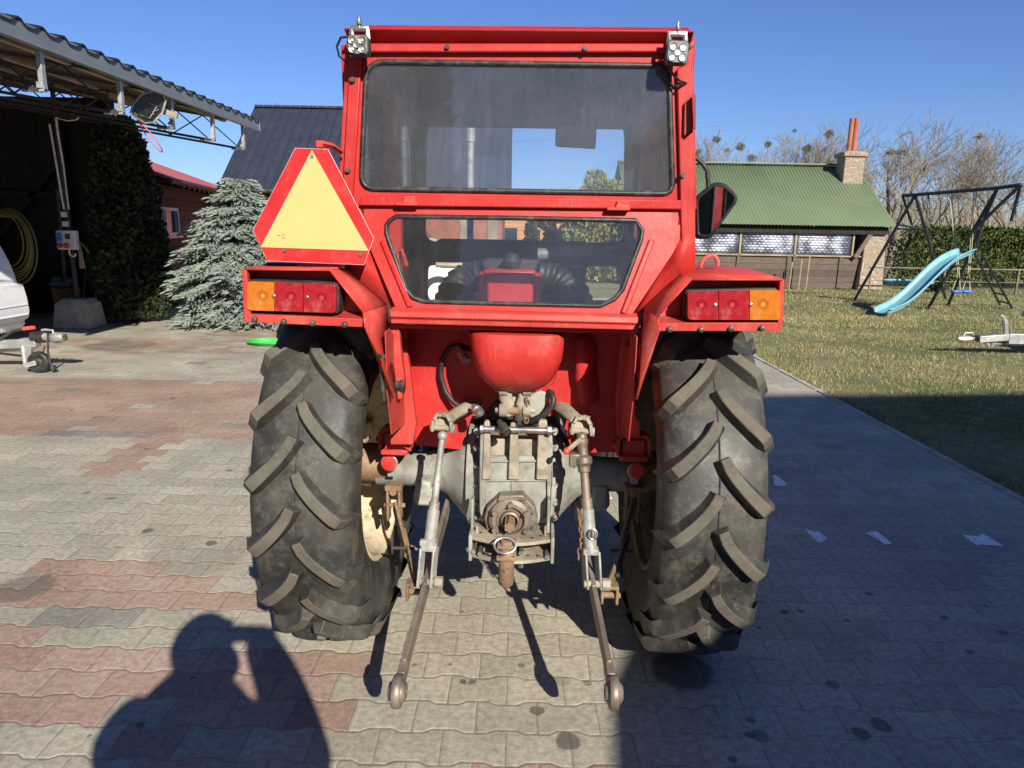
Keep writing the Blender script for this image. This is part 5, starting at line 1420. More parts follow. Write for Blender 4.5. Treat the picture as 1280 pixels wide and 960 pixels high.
mb = MB(); mb.tube([W(74,418,yd),W(82,420,yd),W(83,423,yd),W(74,424,yd)], .02, 8); TL('coupling_tip', mb, M['dark'])
mb = MB(); mb.tube([W(0,424,yd-.05),W(16,414,yd-.05),W(29,411,yd-.05)], .016, 8); o = TL('handbrake_lever', mb, M['dark'])
mb = MB(); mb.tube([W(29,411,yd-.05),W(43,409.5,yd-.05)], .02, 8); TL('handbrake_grip', mb, M['ringred'])
jw = W(50,461.5,yd-.05); jw.z = .112
mb = MB(); mb.tube([W(29,432,yd-.06),W(33,458,yd-.08)], .028, 10); mb.beam(W(30,457,yd-.12), jw+V((0,-.05,0)), .01,.05); mb.beam(W(30,457,yd-.0), jw+V((0,.06,0)), .01,.05); mb.box(W(37,440,yd-.06),(.06,.05,.12)); TL('jockey_post', mb, M['galv'], bevel=.003)
r_ = jw.z
mb = MB(); mb.lathe([(-.035,r_*.55),(-.04,r_*.85),(-.025,r_*.99),(.025,r_*.99),(.04,r_*.85),(.035,r_*.55)], jw, (0,1,0), 28); o = TL('jockey_wheel', mb, M['black'])
mb = MB(); mb.lathe([(-.03,r_*.55),(-.015,r_*.4),(-.03,.02),(-.05,.018),(-.05,0)], jw, (0,1,0), 20); mb.lathe([(.03,r_*.55),(.015,r_*.4),(.03,0)], jw, (0,1,0), 20); mb2 = mb.build('jockey_hub', M['dark']); mb2.parent = o
mb = MB(); mb.tube([W(60,416,yd-.05),W(60,440,yd-.06),W(62,452,yd-.06),W(66,460,yd-.06)], .011, 6); mb.tube([W(65,457,yd-.06),W(67,462,yd-.06)], .03, 8); mb.tube([W(45,442,yd),W(54,440,yd),W(56,433,yd)], .007, 6); TL('breakaway_cable', mb, M['black'])
mb = MB(); mb.lathe([(-.1,.2),(-.11,.3),(-.08,.33),(.08,.33),(.11,.3),(.1,.2),(0,.18)], (-6.9,7.9,.33), (0,1,0), 32); TL('road_wheel', mb, M['black'])
# ------------------------------------------------------------------ green hose on ground by tyre
mb = MB(); c = G(341,431)
for k in range(4): mb.tube([c+V(((.27+.02*k)*math.cos(t), (.15+.015*k)*math.sin(t), .015+.012*k)) for t in [6.283*i/28 for i in range(28)]], .011, 6, closed=True)
tag(mb.build('garden_hose', M['hose']), 'bright green hose coiled on the pavers behind the left tyre', 'hose')

# ------------------------------------------------------------------ brown house with red roof
P0 = W(176,222,12.6); dirv = V((-.205,.979,0)).normalized(); nrm = V((dirv.y,-dirv.x,0))
hx = V((-6.55,12.9,0)); 
def H(s_, z, off=0): return hx+dirv*s_+nrm*off+V((0,0,z))
hs = empty('timber_house', hx, 0, 'low brown log-sided house with red sheet roof and white window', 'house')
def HS(name, m_, mat, **k): return CH(hs, name, m_, mat, **k)
def hray(px_, py_, off=0):
    d = ray(px_, py_); o = CAM; p = hx+nrm*off; t = (p-o).dot(nrm)/d.dot(nrm); return o+d*t
wa, wb = hray(191,258,.0), hray(223,297,.0)
s0 = (hray(191,277)-hx).dot(dirv); s1 = (hray(223,277)-hx).dot(dirv); wz0 = hray(206,295).z; wz1 = hray(206,259).z
HL = 8.6; ez = hray(230,231,.45).z
wallpts = [H(0,0),H(HL,0),H(HL,ez),H(0,ez)]
mb = sheet(wallpts, [[H(s0,wz0),H(s1,wz0),H(s1,wz1),H(s0,wz1)]], vec=-nrm*.2); HS('wall', mb, M['siding'], smooth=0)
mb = MB(); mb.add([H(0,0,0),H(0,0,-6),H(0,ez+1.2,-3),H(0,ez,0)],[(0,1,2,3)]); mb.add([H(HL,0,0),H(HL,0,-6),H(HL,ez,-6),H(HL,ez+1.2,-3),H(HL,ez,0)],[(0,1,2,3,4)]); mb.add([H(0,0,-6),H(HL,0,-6),H(HL,ez,-6),H(0,ez,-6)],[(0,1,2,3)]); HS('gable_wall', mb, M['siding'], smooth=0)
mb = MB(); mb.add([H(-.4,ez+.02,.5),H(HL+.1,ez+.02,.5),H(HL+.1,ez+1.25,-3),H(-.4,ez+1.25,-3)],[(0,1,2,3)]); mb.add([H(-.4,ez+1.25,-3),H(HL+.1,ez+1.25,-3),H(HL+.1,ez+.02,-6.4),H(-.4,ez+.02,-6.4)],[(0,1,2,3)]); HS('roof', mb, M['redroof'], solid=.05, smooth=0)
mb = MB(); mb.tube([H(-.4,ez-.0,.55),H(HL+.1,ez-.0,.55)], .045, 10); HS('gutter', mb, M['dark'])
mb = MB()
k = 0
while k*.45 < HL: mb.beam(H(k*.45,ez-.03,.5),H(k*.45,ez+.06,0),.05,.08); k += 1
mb.beam(H(-.3,ez-.12,.03),H(HL,ez-.12,.03),.04,.22); HS('rafter_ends', mb, M['siding'], smooth=0)
wf = MB()
for a, b, z0, z1 in ((s0,s0+.06,wz0,wz1),(s1-.06,s1,wz0,wz1),(s0,s1,wz0,wz0+.06),(s0,s1,wz1-.06,wz1),((s0+s1)/2-.05,(s0+s1)/2+.05,wz0,wz1)):
    wf.prism([H(a,z0,.02),H(b,z0,.02),H(b,z1,.02),H(a,z1,.02)], -nrm*.08)
wf.prism([H(s0-.05,wz0-.05,.06),H(s1+.05,wz0-.05,.06),H(s1+.05,wz0,.06),H(s0-.05,wz0,.06)], -nrm*.07)
fo = HS('window_frame', wf, M['white'])
mb = MB(); mb.add([H(s0,wz0,-.05),H(s1,wz0,-.05),H(s1,wz1,-.05),H(s0,wz1,-.05)],[(0,1,2,3)]); HS('window_pane', mb, M['blueglass'], smooth=0)
mb = MB(); sm = (s0+s1)/2; mb.add([H(s0+.06,wz0+.1,-.04),H(sm-.05,wz0+.1,-.04),H(sm-.05,wz1-.06,-.04),H(s0+.06,wz1-.06,-.04)],[(0,1,2,3)]); mb.build
HS('blind', mb, M['curtain'], smooth=0)
mb = MB(); mb.add([H(sm+.05,wz0+.06,-.04),H(sm+.35,wz0+.06,-.04),H(sm+.3,wz1-.06,-.04),H(sm+.05,wz1-.06,-.04)],[(0,1,2,3)]); HS('curtain', mb, M['white'], smooth=0)
# small canopy below window and dark recess
q0 = (hray(198,335)-hx).dot(dirv)
mb = MB(); mb.add([H(q0-.6,1.02,.01),H(q0+3,1.02,.01),H(q0+3,.80,.55),H(q0-.6,.80,.55)],[(0,1,2,3)]); HS('low_canopy', mb, M['navy'], solid=.03, smooth=0)
mb = MB(); mb.prism([H(q0-.6,0,.01),H(q0+3,0,.01),H(q0+3,.78,.01),H(q0-.6,.78,.01)], nrm*.01); HS('cellar_opening', mb, M['dark'], smooth=0)
# round stone by the spruce
mb = MB(); c = G(226,384); c = V((c.x,c.y,0)); mb.sphere(c+V((0,0,.16)), .2, 10, 7, sc=(1,.8,.85)); tag(mb.build('boulder', M['stone'], sub=1), 'grey boulder lying at the foot of the brown house', 'boulder')

# ------------------------------------------------------------------ navy roofed building
YB = 18.0
eL = W(272,236,YB); eR = W(633,244,YB); r1 = W(318,134,YB+3); 
nb = empty('outbuilding', (0,YB,0), 0, 'long building with steep navy blue sheet metal roof', 'building')
def NB(name, m_, mat, **k): return CH(nb, name, m_, mat, **k)
ezz = eL.z; rzz = r1.z; xl_, xr_ = eL.x, -.12
mb = MB(); mb.add([(xl_,YB,ezz),(xr_,YB,ezz),(xr_,YB+3,rzz),(xl_,YB+3,rzz)],[(0,1,2,3)]); mb.add([(xl_,YB+3,rzz),(xr_,YB+3,rzz),(xr_,YB+6,ezz),(xl_,YB+6,ezz)],[(0,1,2,3)])
nn_ = int((xr_-xl_)/.25); nv = V((0,-.6,.8))
for k in range(nn_+1):
    x_ = xl_+(xr_-xl_)*k/nn_; mb.beam((x_,YB,ezz+.012),(x_,YB+3,rzz+.012),.02,.035)
mb.beam((xl_,YB+3,rzz+.03),(xr_,YB+3,rzz+.03),.2,.05)
NB('roof', mb, M['navy'], solid=0, smooth=0)
mb = MB(); mb.tube([(xl_,YB-.06,ezz-.04),(xr_,YB-.06,ezz-.04)], .06, 10); NB('gutter', mb, M['dark'])
mb = MB(); mb.box(((xl_+xr_)/2,YB+3,ezz/2),(xr_-xl_-.4,5.4,ezz)); mb.prism([V((xl_+.2,YB+.3,ezz)),V((xl_+.2,YB+5.7,ezz)),V((xl_+.2,YB+3,rzz-.1))],(.1,0,0)); mb.prism([V((xr_-.2,YB+.3,ezz)),V((xr_-.2,YB+5.7,ezz)),V((xr_-.2,YB+3,rzz-.1))],(-.1,0,0)); NB('wall', mb, M['terr'], smooth=0)
for x_ in (-1.25,-.55): 
    mb = MB(); mb.box((x_,YB+.29,1.6),(.25,.03,1.9)); NB('door_panel', mb, M['wood'])

# ------------------------------------------------------------------ white van
vy = 14.4; vx = -1.05
van = empty('white_van', (vx,vy,0), 0, 'white panel van parked side-on in front of the tractor', 'van')
def VN(name, m_, mat, **k): return CH(van, name, m_, mat, **k)
def vq(px_, py_): p = W(px_, py_, vy-.8); return p
fx = vq(577,350).x
pr = [(fx-4.3,.35),(fx-.05,.35),(fx+.0,.62),(fx-.06,.98),(fx-.18,1.16),(fx-.75,1.32),(fx-1.25,1.88),(fx-1.45,1.95),(fx-4.1,1.98),(fx-4.3,1.9)]
mb = MB(); mb.prism([V((a,vy-.8,b)) for a, b in pr], (0,1.7,0)); VN('body', mb, M['white'], bevel=.05)
mb = MB(); mb.prism([V((a,vy-.806,b)) for a, b in ((fx-1.75,1.25),(fx-.98,1.25),(fx-1.38,1.74),(fx-1.75,1.76))], (0,.004,0)); mb.prism([V((a,vy-.806,b)) for a, b in ((fx-2.6,1.25),(fx-1.85,1.25),(fx-1.85,1.76),(fx-2.6,1.76))], (0,.004,0)); VN('side_window', mb, M['blueglass'], smooth=0)
mb = MB(); mb.add([(fx-.74,vy-.7,1.345),(fx-.74,vy+.8,1.345),(fx-1.225,vy+.75,1.885),(fx-1.225,vy-.65,1.885)],[(0,1,2,3)]); VN('windscreen', mb, M['blueglass'], solid=.004, smooth=0)
for dx in (-.44,-3.3):
    mb = MB(); c = V((fx+dx,vy-.72,.32)); mb.lathe([(-.1,.2),(-.11,.29),(-.09,.315),(.09,.315),(.11,.29),(.1,.2)], c, (0,1,0), 32); w_ = VN('wheel', mb, M['black'])
    m2 = MB(); m2.lathe([(-.095,.2),(-.085,.205),(-.06,.17),(-.085,.14),(-.09,.06),(-.10,.04),(-.1,0)], c, (0,1,0), 32)
    for k in range(10): a = 6.283*k/10; m2.box(c+V((.155*math.cos(a),-.078,.155*math.sin(a))),(.03,.01,.03))
    h = m2.build('hubcap', M['white']); h.parent = w_; 
    h.matrix_parent_inverse = w_.matrix_world.inverted() if False else Matrix.Translation(V((0,0,0)))
mb = MB(); mb.box((fx-.02,vy-.55,.85),(.1,.3,.16)); mb.box((fx-.02,vy+.6,.85),(.1,.3,.16)); VN('headlight', mb, M['galv'], bevel=.02)
mb = MB(); mb.box((fx-.35,vy-.804,1.02),(.42,.006,.12)); VN('side_badge', mb, M['bseat'], smooth=0)
mb = MB(); mb.box((fx-1.05,vy-.92,1.32),(.1,.16,.22)); VN('wing_mirror', mb, M['black'], bevel=.02)

# ------------------------------------------------------------------ orange house, conifers
oh = empty('gabled_house', (2,31,0), 0, 'distant house with orange timber gable and terracotta roof, seen through the cab', 'house')
def OH(name, m_, mat, **k): return CH(oh, name, m_, mat, **k)
mb = MB(); mb.box((2.2,34,1.1),(11,6,2.2)); OH('wall', mb, M['orange'], smooth=0)
mb = MB(); mb.add([(-4,30.6,2.1),(8.5,30.6,2.1),(8.5,34,3.0),(-4,34,3.0)],[(0,1,2,3)]); mb.add([(-4,34,3.0),(8.5,34,3.0),(8.5,37.4,2.1),(-4,37.4,2.1)],[(0,1,2,3)]); OH('roof', mb, M['terr'], solid=.1, smooth=0)
gx = W(648,290,30).x
mb = MB(); mb.prism([V((gx-1.5,30.2,0)),V((gx+1.5,30.2,0)),V((gx+1.5,30.2,1.5)),V((gx,30.2,2.5)),V((gx-1.5,30.2,1.5))],(0,2,0)); OH('gable', mb, M['orange'], smooth=0)
mb = MB(); mb.beam((gx-2.0,30.0,1.25),(gx,30.0,2.62),.5,.09); mb.beam((gx+2.0,30.0,1.25),(gx,30.0,2.62),.5,.09); OH('bargeboard', mb, M['dark'], smooth=0)
mb = MB(); mb.box((gx-.3,30.18,1.1),(.5,.04,.9)); mb.box((gx+.75,30.18,1.1),(.3,.04,.8)); OH('window', mb, M['blueglass'])
for k, (px_, hh, rr, Y_) in enumerate(((612,2.3,.55,26),(664,1.75,.22,24),(688,1.7,.22,24),(705,1.6,.24,24))):
    thuja((W(px_,300,Y_).x,Y_,0), hh, rr, 1500, ['wide loose conifer in front of the orange gable','slim conifer just right of the orange gable','slim conifer third from the left before the orange house','slim conifer nearest the golden hedge bush'][k], M['hedge'], size=.12, name='conifer', seed=20+k, group='slim conifers before the orange house')
thuja((W(752,300,22).x,22,0), 2.9, 1.15, 6000, 'broad golden conifer seen through the lower cab window', M['gold'], size=.13, name='golden_conifer', seed=40)
thuja((W(745,232,34).x,34,0), W(745,217,34).z, .8, 2500, 'tall pale conifer whose top shows through the rear window', M['gold'], size=.2, name='conifer', seed=41)

# ------------------------------------------------------------------ green roofed shed
YS = 20.3
sh = empty('green_roof_shed', (8,YS,0), 0, 'low shed with green corrugated roof, foil-covered windows and brown plank base', 'shed')
def SH(name, m_, mat, **k): return CH(sh, name, m_, mat, **k)
xR = W(1122,284,YS).x; rR = W(1060,208,YS+2.9); ezs = W(1122,283.5,YS).z; rzs = rR.z
xL = 3.2
mb = MB(); n = int((xR-xL)/.02); vs = []
for i in range(n+1):
    x_ = xL+(xR-xL)*i/n; o_ = .011*math.cos(2*math.pi*x_/.10)
    vs += [(x_,YS-.0,ezs+o_),(x_,YS+2.9,rzs+o_),(x_,YS+5.8,ezs+o_)]
mb.add(vs, [(3*i+k,3*i+3+k,3*i+4+k,3*i+1+k) for i in range(n) for k in range(2)]); SH('roof', mb, M['greenroof'], smooth=60)
mb = MB(); mb.beam((xL,YS+2.9,rzs+.04),(xR-.05,YS+2.9,rzs+.04),.3,.04); SH('ridge_cap', mb, M['greenroof'])
mb = MB(); mb.box(((xL+xR)/2,YS+.22,ezs-.12),(xR-xL-.3,.06,.2)); SH('eaves_board', mb, M['shedwall'], smooth=0)
xw = W(1087,340,YS+.35).x
yw = YS+.35
mb = MB(); zz_ = W(1000,319,yw).z; mb.box(((xL+.1+xw)/2,yw+.05,zz_/2-.02),(xw-xL-.1,.1,zz_+.0)); o = SH('plank_wall', mb, M['plank'], smooth=0)
mb = MB()
for px_ in (922,985,992,1050): p = W(px_,335,yw-.02); mb.box((p.x,yw-.02,zz_/2),(.10,.05,zz_))
[setattr(o_, 'matrix_parent_inverse', Matrix.Translation(-sh.location)) for o_ in build_each(mb, 'wall_batten', M['plank'], sh, smooth=0)]
foil_x = [W(px_,300,yw).x for px_ in (800,925,994,1066)]
zt2 = W(1000,286,yw).z+.03; zb2 = zz_
for a, b in zip(foil_x[:-1], foil_x[1:]):
    n = 14; vs = []
    for i in range(n+1):
        for j in range(9):
            x_ = a+.02+(b-a-.04)*i/n; z_ = zb2+(zt2-zb2)*j/8; vs.append((x_, yw-.03+.018*noise.noise((x_*3, z_*9, 1)), z_))
    mb = MB(); mb.add(vs, [(i*9+j,(i+1)*9+j,(i+1)*9+j+1,i*9+j+1) for i in range(n) for j in range(8)]); SH('foil_panel', mb, M['foil'], solid=.01, smooth=60)
mb = MB()
for x_ in foil_x[1:]: mb.box((x_,yw-.05,(zb2+zt2)/2),(.05,.03,zt2-zb2+.04))
mb.box((foil_x[1],yw-.05,zb2-.01),(foil_x[-1]-foil_x[0]+2,.03,.04)); SH('foil_batten', mb, M['wood'])
mb = MB(); xb0 = W(1068,357,yw).x; xb1 = W(1107,292,yw).x; xb2 = W(1082,292,yw).x; xb3 = W(1090,352,yw).x
mb.prism([V((xb0,yw-.25,0)),V((xb3+.2,yw-.25,0)),V((xb1,yw-.05,ezs-.15)),V((xb2,yw-.05,ezs-.15))],(0,.8,0)); SH('stone_buttress', mb, M['stone'], bevel=.02)
mb = MB(); mb.box((xb3+.15,YS+3,ezs/2),(.5,4.6,ezs)); mb.box(((xL+xR)/2,YS+5.2,ezs/2),(xR-xL-1,.3,ezs)); mb.box((xL+.3,YS+3,ezs/2),(.3,4.6,ezs))
mb.prism([V((xb3+.2,YS+.5,ezs)),V((xb3+.2,YS+5.3,ezs)),V((xb3+.2,YS+2.9,rzs-.1))],(.2,0,0)); SH('gable_wall', mb, M['stone'], smooth=0)
mb = MB(); mb.beam(W(1068,322,yw-.1),W(1088,292,yw-.1),.12,.12); SH('brace', mb, M['plank'])
mb = MB(); mb.box(((xL+xR)/2,YS+1.2,.8),(xR-xL-1.5,.05,1.6)); SH('inner_wall', mb, M['shedwall'], smooth=0)
# chimney
cc = W(1062,212,YS+2.3); ct = W(1062,190,YS+2.3)
mb = MB(); mb.box((cc.x,YS+2.3,(cc.z-.5+ct.z)/2),(.60,.60,ct.z-cc.z+.5)); mb.box((cc.x,YS+2.3,ct.z-.10),(.74,.72,.12)); ch = SH('chimney', mb, M['stone'], bevel=.02)
mb = MB(); p0 = W(1063,192,YS+2.3); p1 = W(1068,148,YS+2.3); mb.tube([p0+V((-.06,0,0)),p1+V((-.06,0,0))],.070,14); mb.tube([p0+V((.07,-.03,0)),p1+V((.07,-.03,0))],.08,14); f_ = SH('flue_pipe', mb, M['terr'])
# stakes near the wall
for k, px_ in enumerate((965,975,983)):
    b = G(px_,357); mb = MB(); mb.tube([(0,0,0),(.02,0,.75+.08*k)], .022, 6); mb.tube([(.0,0,.3),(.04,-.01,.32)], .012, 5); o = mb.build('wooden_stake', M['wood']); o.location = (b.x, yw-.6, 0)
    tag(o, ['left wooden stake leaning by the plank wall','middle wooden stake before the plank wall','tallest right wooden stake before the plank wall'][k], 'stake', 'stakes in front of the plank wall')
# ------------------------------------------------------------------ hedge & bush
rn = random.Random(8)
def hedge(x0, x1, y0, y1, h, n, label):
    root = empty('clipped_hedge', ((x0+x1)/2,(y0+y1)/2,0), 0, label, 'hedge')
    mb = MB(); cx, cy = (x0+x1)/2, (y0+y1)/2
    def f(rn):
        x = rn.uniform(x0, x1); y = y0+(y1-y0)*(rn.random()**2.0)*1.0; z = h*(1-rn.random()**1.8) if rn.random() < .7 else h*rn.random()
        p = V((x, y, z)); k = .12*nz(p, 2.2)+.06*nz(p, 7)
        if z < .25 and rn.random() < .7: return None
        e = min(1, (x-x0)/.5); z2 = z*(1+k*.5)-(.5*(1-e)**2)*z
        return V((x-cx, y-cy+k*1.6, z2))
    leaf_cloud(mb, n, f, .085, rn, lambda p, q: V((q.gauss(0,.6), -.4+q.gauss(0,.6), .8+q.gauss(0,.5))))
    mb.build('foliage', M['hedge'], root, smooth=0)
    st = MB(); k = x0+.3
    while k < x1: st.tube([(k-cx,0,0),(k-cx+.05,.02,h*.8)], .025, 5); k += .4
    st.build('stems', M['sbark'], root)
hedge(W(1124,350,22).x, 24, 21.7, 23.2, 1.75, 42000, 'long clipped evergreen hedge behind the swing frame')
bp = G(1105,354); root = empty('round_bush', (bp.x, 20.3,0), 0, 'small round dark bush at the end of the stone wall', 'bush')
mb = MB()
def f(rn):
    d = V((rn.gauss(0,1),rn.gauss(0,1),rn.gauss(0,1))).normalized()*(rn.random()**.3); d *= 1+.15*nz(d,2.5)
    return V((d.x*.40,d.y*.40,.38+d.z*.36))
leaf_cloud(mb, 6000, f, .06, rn); mb.build('foliage', M['hedge'], root, smooth=0)
mb = MB(); mb.tube([(0,0,0),(0,0,.4)], .03, 6); mb.build('stem', M['sbark'], root)
# wire fence rail
fr_ = empty('rail_fence', (12,19.5,0), 0, 'low thin rail fence running in front of the hedge', 'fence')
mb = MB(); a = W(1085,334,19.5); 
mb.tube([(a.x,19.5,a.z),(22,19.5,a.z)], .02, 6); mb.tube([(a.x,19.5,a.z-.35),(22,19.5,a.z-.35)], .012, 6); CH(fr_, 'rail', mb, M['bark'])
for k in range(6):
    mb = MB(); mb.tube([(a.x+.1+k*2.0,19.5,0),(a.x+.1+k*2.0,19.5,a.z)], .025, 8); CH(fr_, 'post', mb, M['bark'])

# ------------------------------------------------------------------ bare trees
def bare_tree(base, h, seed, label, spread=.55, mist=0, n0=3, dens=1.0, mat=None, clumpmat=None, nests=0, trunk_r=.12, name='bare_tree'):
    rn = random.Random(seed); root = empty(name, base, 0, label, 'tree', 'leafless trees behind the shed and hedge')
    tk = MB(); tw = MB(); tips = []
    def grow(p, d, L_, r, depth):
        n = 4 if depth < 3 else 3; pts = [p]; q = p.copy(); dd = d.copy()
        for k in range(n):
            dd = (dd+V((rn.gauss(0,.10),rn.gauss(0,.10),rn.gauss(.05,.05)))).normalized(); q = q+dd*(L_/n); pts.append(q.copy())
        rs = [max(r*(1-.42*k/n), .0062) for k in range(n+1)]
        (tk if depth < 3 else tw).tube(pts, rs, 6 if depth < 2 else 3, caps=False)
        if depth >= 2: tips.extend(pts[1:])
        if depth >= 6: return
        nb = (3, 3, 3, 3, 3, 2)[min(depth, 5)]
        nb = max(2, int(round(nb*dens+rn.uniform(-.4,.4))))
        for b in range(nb):
            t = rn.uniform(.35, 1.0) if b else 1.0; i = min(n-1, int(t*n)); bp_ = pts[i].lerp(pts[i+1], t*n-i if i < n else 1)
            x, y = frame(dd); a = rn.uniform(0, 6.283); sp_ = rn.uniform(.28, .72)*spread*1.9
            nd = (dd*math.cos(sp_)+(x*math.cos(a)+y*math.sin(a))*math.sin(sp_)+V((0,0,.06))).normalized()
            grow(bp_, nd, L_*rn.uniform(.60,.84), rs[i]*(.62 if b else .75), depth+1)
    for k in range(n0):
        a = rn.uniform(0, 6.28); grow(V((0.1*math.cos(a),.1*math.sin(a),0)), V((.22*math.cos(a)*(k>0),.22*math.sin(a)*(k>0),1)).normalized(), h*.30, trunk_r*(1 if k == 0 else .7), 0)
    mz = max(v[2] for v in tw.v); k_ = h/mz
    for B in (tk, tw): B.v = [(v[0]*k_, v[1]*k_, v[2]*k_) for v in B.v]
    tips = [t*k_ for t in tips]
    tk.build('trunk', M['bark'], root, smooth=50); tw.build('twigs', M['twig'], root, smooth=0)
    if mist:
        mb = MB(); hi = [t for t in tips if t.z > h*.45]
        for k in range(mist):
            c = rn.choice(hi); r_ = rn.uniform(.10,.27)*h/8
            for _ in range(420):
                d = V((rn.gauss(0,1),rn.gauss(0,1),rn.gauss(0,1))).normalized()*(r_*rn.random()**.6*(1+.5*noise.noise((k*3.1,_*.013,1)))); d.z *= .8; p = c+d; dn = d.normalized(); q = dn.cross(V((rn.gauss(0,1),rn.gauss(0,1),1))).normalized()
                i = len(mb.v); s_ = r_*.28; mb.v += [tuple(p), tuple(p+dn*s_+q*s_*.35), tuple(p+dn*s_-q*s_*.35)]; mb.f.append((i,i+1,i+2)); mb.m.append(0)
        mb.build('mistletoe', M['mistle'], root, smooth=0)
    if nests:
        hi = [t for t in tips if h*.5 < t.z < h*.85]
        for k in range(nests):
            c = rn.choice(hi); mb = MB()
            for _ in range(70):
                d = V((rn.gauss(0,1),rn.gauss(0,1),rn.gauss(0,.4))).normalized()*.22*rn.random(); e = V((rn.gauss(0,1),rn.gauss(0,1),rn.gauss(0,.3))).normalized()*.14; mb.tube([c+d-e,c+d+e], .012, 3)
            mb.build('nest', M['bark'], root, smooth=0)
    return root
def tree_at(px_, Y, top, seed, label, **k):
    p = W(px_, 285, Y); z = W(px_, top-9, Y).z; return bare_tree((p.x, Y, 0), z*1.0, seed, label, **k)
tree_at(866,38,178,1,'leafless tree with a green mistletoe ball half hidden by the cab', mist=6, spread=.35, n0=2)
tree_at(925,36,160,2,'sparse tree full of round mistletoe clumps above the green roof', mist=15, spread=.42, n0=3, dens=1.0, trunk_r=.16)
tree_at(985,40,158,3,'leafless tree with mistletoe left of the chimney', mist=6, spread=.4, n0=3)
tree_at(1030,44,158,4,'pale leafless tree directly left of the chimney', spread=.5, n0=2)
tree_at(1118,33,146,5,'large leafless tree with two bird nests right of the chimney', spread=.55, n0=2, nests=3, trunk_r=.15)
tree_at(1160,36,150,6,'leafless tree with bird nest just left of the swing frame', spread=.52, n0=2, nests=1)
tree_at(1200,44,160,7,'low spreading leafless tree above the swing crossbar', spread=.6, n0=2)
tree_at(1236,38,160,8,'leafless tree rising behind the right end of the swing frame', spread=.5, n0=2)
tree_at(1275,34,166,9,'rightmost leafless tree at the edge of the photo', spread=.5, n0=2)
tree_at(1090,46,170,10,'distant leafless tree just right of the chimney pipes', spread=.45, n0=3)
tree_at(1330,38,160,12,'leafless tree beyond the right edge of the lawn', spread=.45, n0=3)
# far tree belt at the horizon
mb = MB(); rn2 = random.Random(77)
for k in range(5000):
    x = rn2.uniform(-120, 150); y = rn2.uniform(95, 115); hh = 5+2.5*noise.noise((x*.06, 0, 3))+rn2.uniform(0, 1.2); b = rn2.gauss(0,.5)
    mb.tube([(x,y,0),(x+b*.4,y,hh*.5),(x+b,y+rn2.gauss(0,.4),hh)], [.09,.06,.02], 3, caps=False)
    for j in range(3): z = rn2.uniform(.4,.9)*hh; mb.tube([(x+b*.5,y,z),(x+b*.5+rn2.gauss(0,1),y,z+rn2.uniform(.4,1.2))],[.04,.015],3,caps=False)
tag(mb.build('far_wood', M['twig'], smooth=0), 'distant leafless wood along the horizon', 'wood', kind='stuff')
# power lines
pl = empty('power_line', (0,60,0), 0, 'thin overhead wires crossing the sky on the right', 'power line')
for (pa, pb_, r__) in (((868,157),(1330,117),.011),((868,151),(1330,126),.009),((868,163),(1330,133),.008)):
    mb = MB(); a = W(*pa,60); b = W(*pb_,52); d = (b-a)
    a2 = a-d*1.6; b2 = b+d*.6
    pts = [a2.lerp(b2,t/30)-V((0,0,.9*math.sin(math.pi*t/30))) for t in range(31)]; pts = [p+V((0,0,.75)) for p in pts]; mb.tube(pts, r__, 4, caps=False); CH(pl, 'wire', mb, M['lgrey'])
for x_,y_ in ((a2.x,a2.y),(b2.x,b2.y)):
    mb = MB(); mb.tube([(x_,y_+.1,0),(x_,y_+.1,13)], [.16,.10], 8); mb.box((x_,y_+.1,12.4),(1.6,.1,.1)); CH(pl,'pole', mb, M['bark'])

# ------------------------------------------------------------------ swing frame
sw = empty('swing_set', (8.6,15,0), 0, 'dark steel A-frame swing set standing on the lawn before the hedge', 'swing set')
def SW(name, m_, mat, **k): return CH(sw, name, m_, mat, **k)
A1 = W(1144,243.5,15.8); A2 = W(1247,235,14.3)
fl = G(1068,375); rl = G(1182,373); fr2 = G(1160,385.5); rr2 = V((A2.x*2-fr2.x+.25, fr2.y+.9, 0))
rl = V((rl.x, rl.y, 0))
B0 = W(1128,244.5,16.05); B1 = W(1276,231,13.9)
mb = MB(); mb.tube([B0,A1,A2,B1], .037, 10); SW('crossbar', mb, M['navytube'])
for a, b in ((A1,fl),(A1,rl),(A2,fr2),(A2,rr2)):
    mb = MB(); mb.tube([a, V((b.x,b.y,0))], .033, 10); SW('leg', mb, M['navytube'])
mb = MB(); mb.tube([B0, W(1140,281,15.95)], .025, 8); mb.tube([W(1124,281,15.9), A1.lerp(rl,.30)], .02, 8); mb.tube([B1, W(1264,276,14.2)], .03, 8); mb.tube([B1, A2.lerp(fr2,.33)], .035, 8); mb.tube([A2.lerp(fr2,.31), A2.lerp(rr2,.31)], .03, 8); mb.tube([A1.lerp(fl,.3), A1.lerp(rl,.3)], .02, 8)
[setattr(o_, 'matrix_parent_inverse', Matrix.Translation(-sw.location)) for o_ in build_each(mb, 'brace', M['navytube'], sw)]
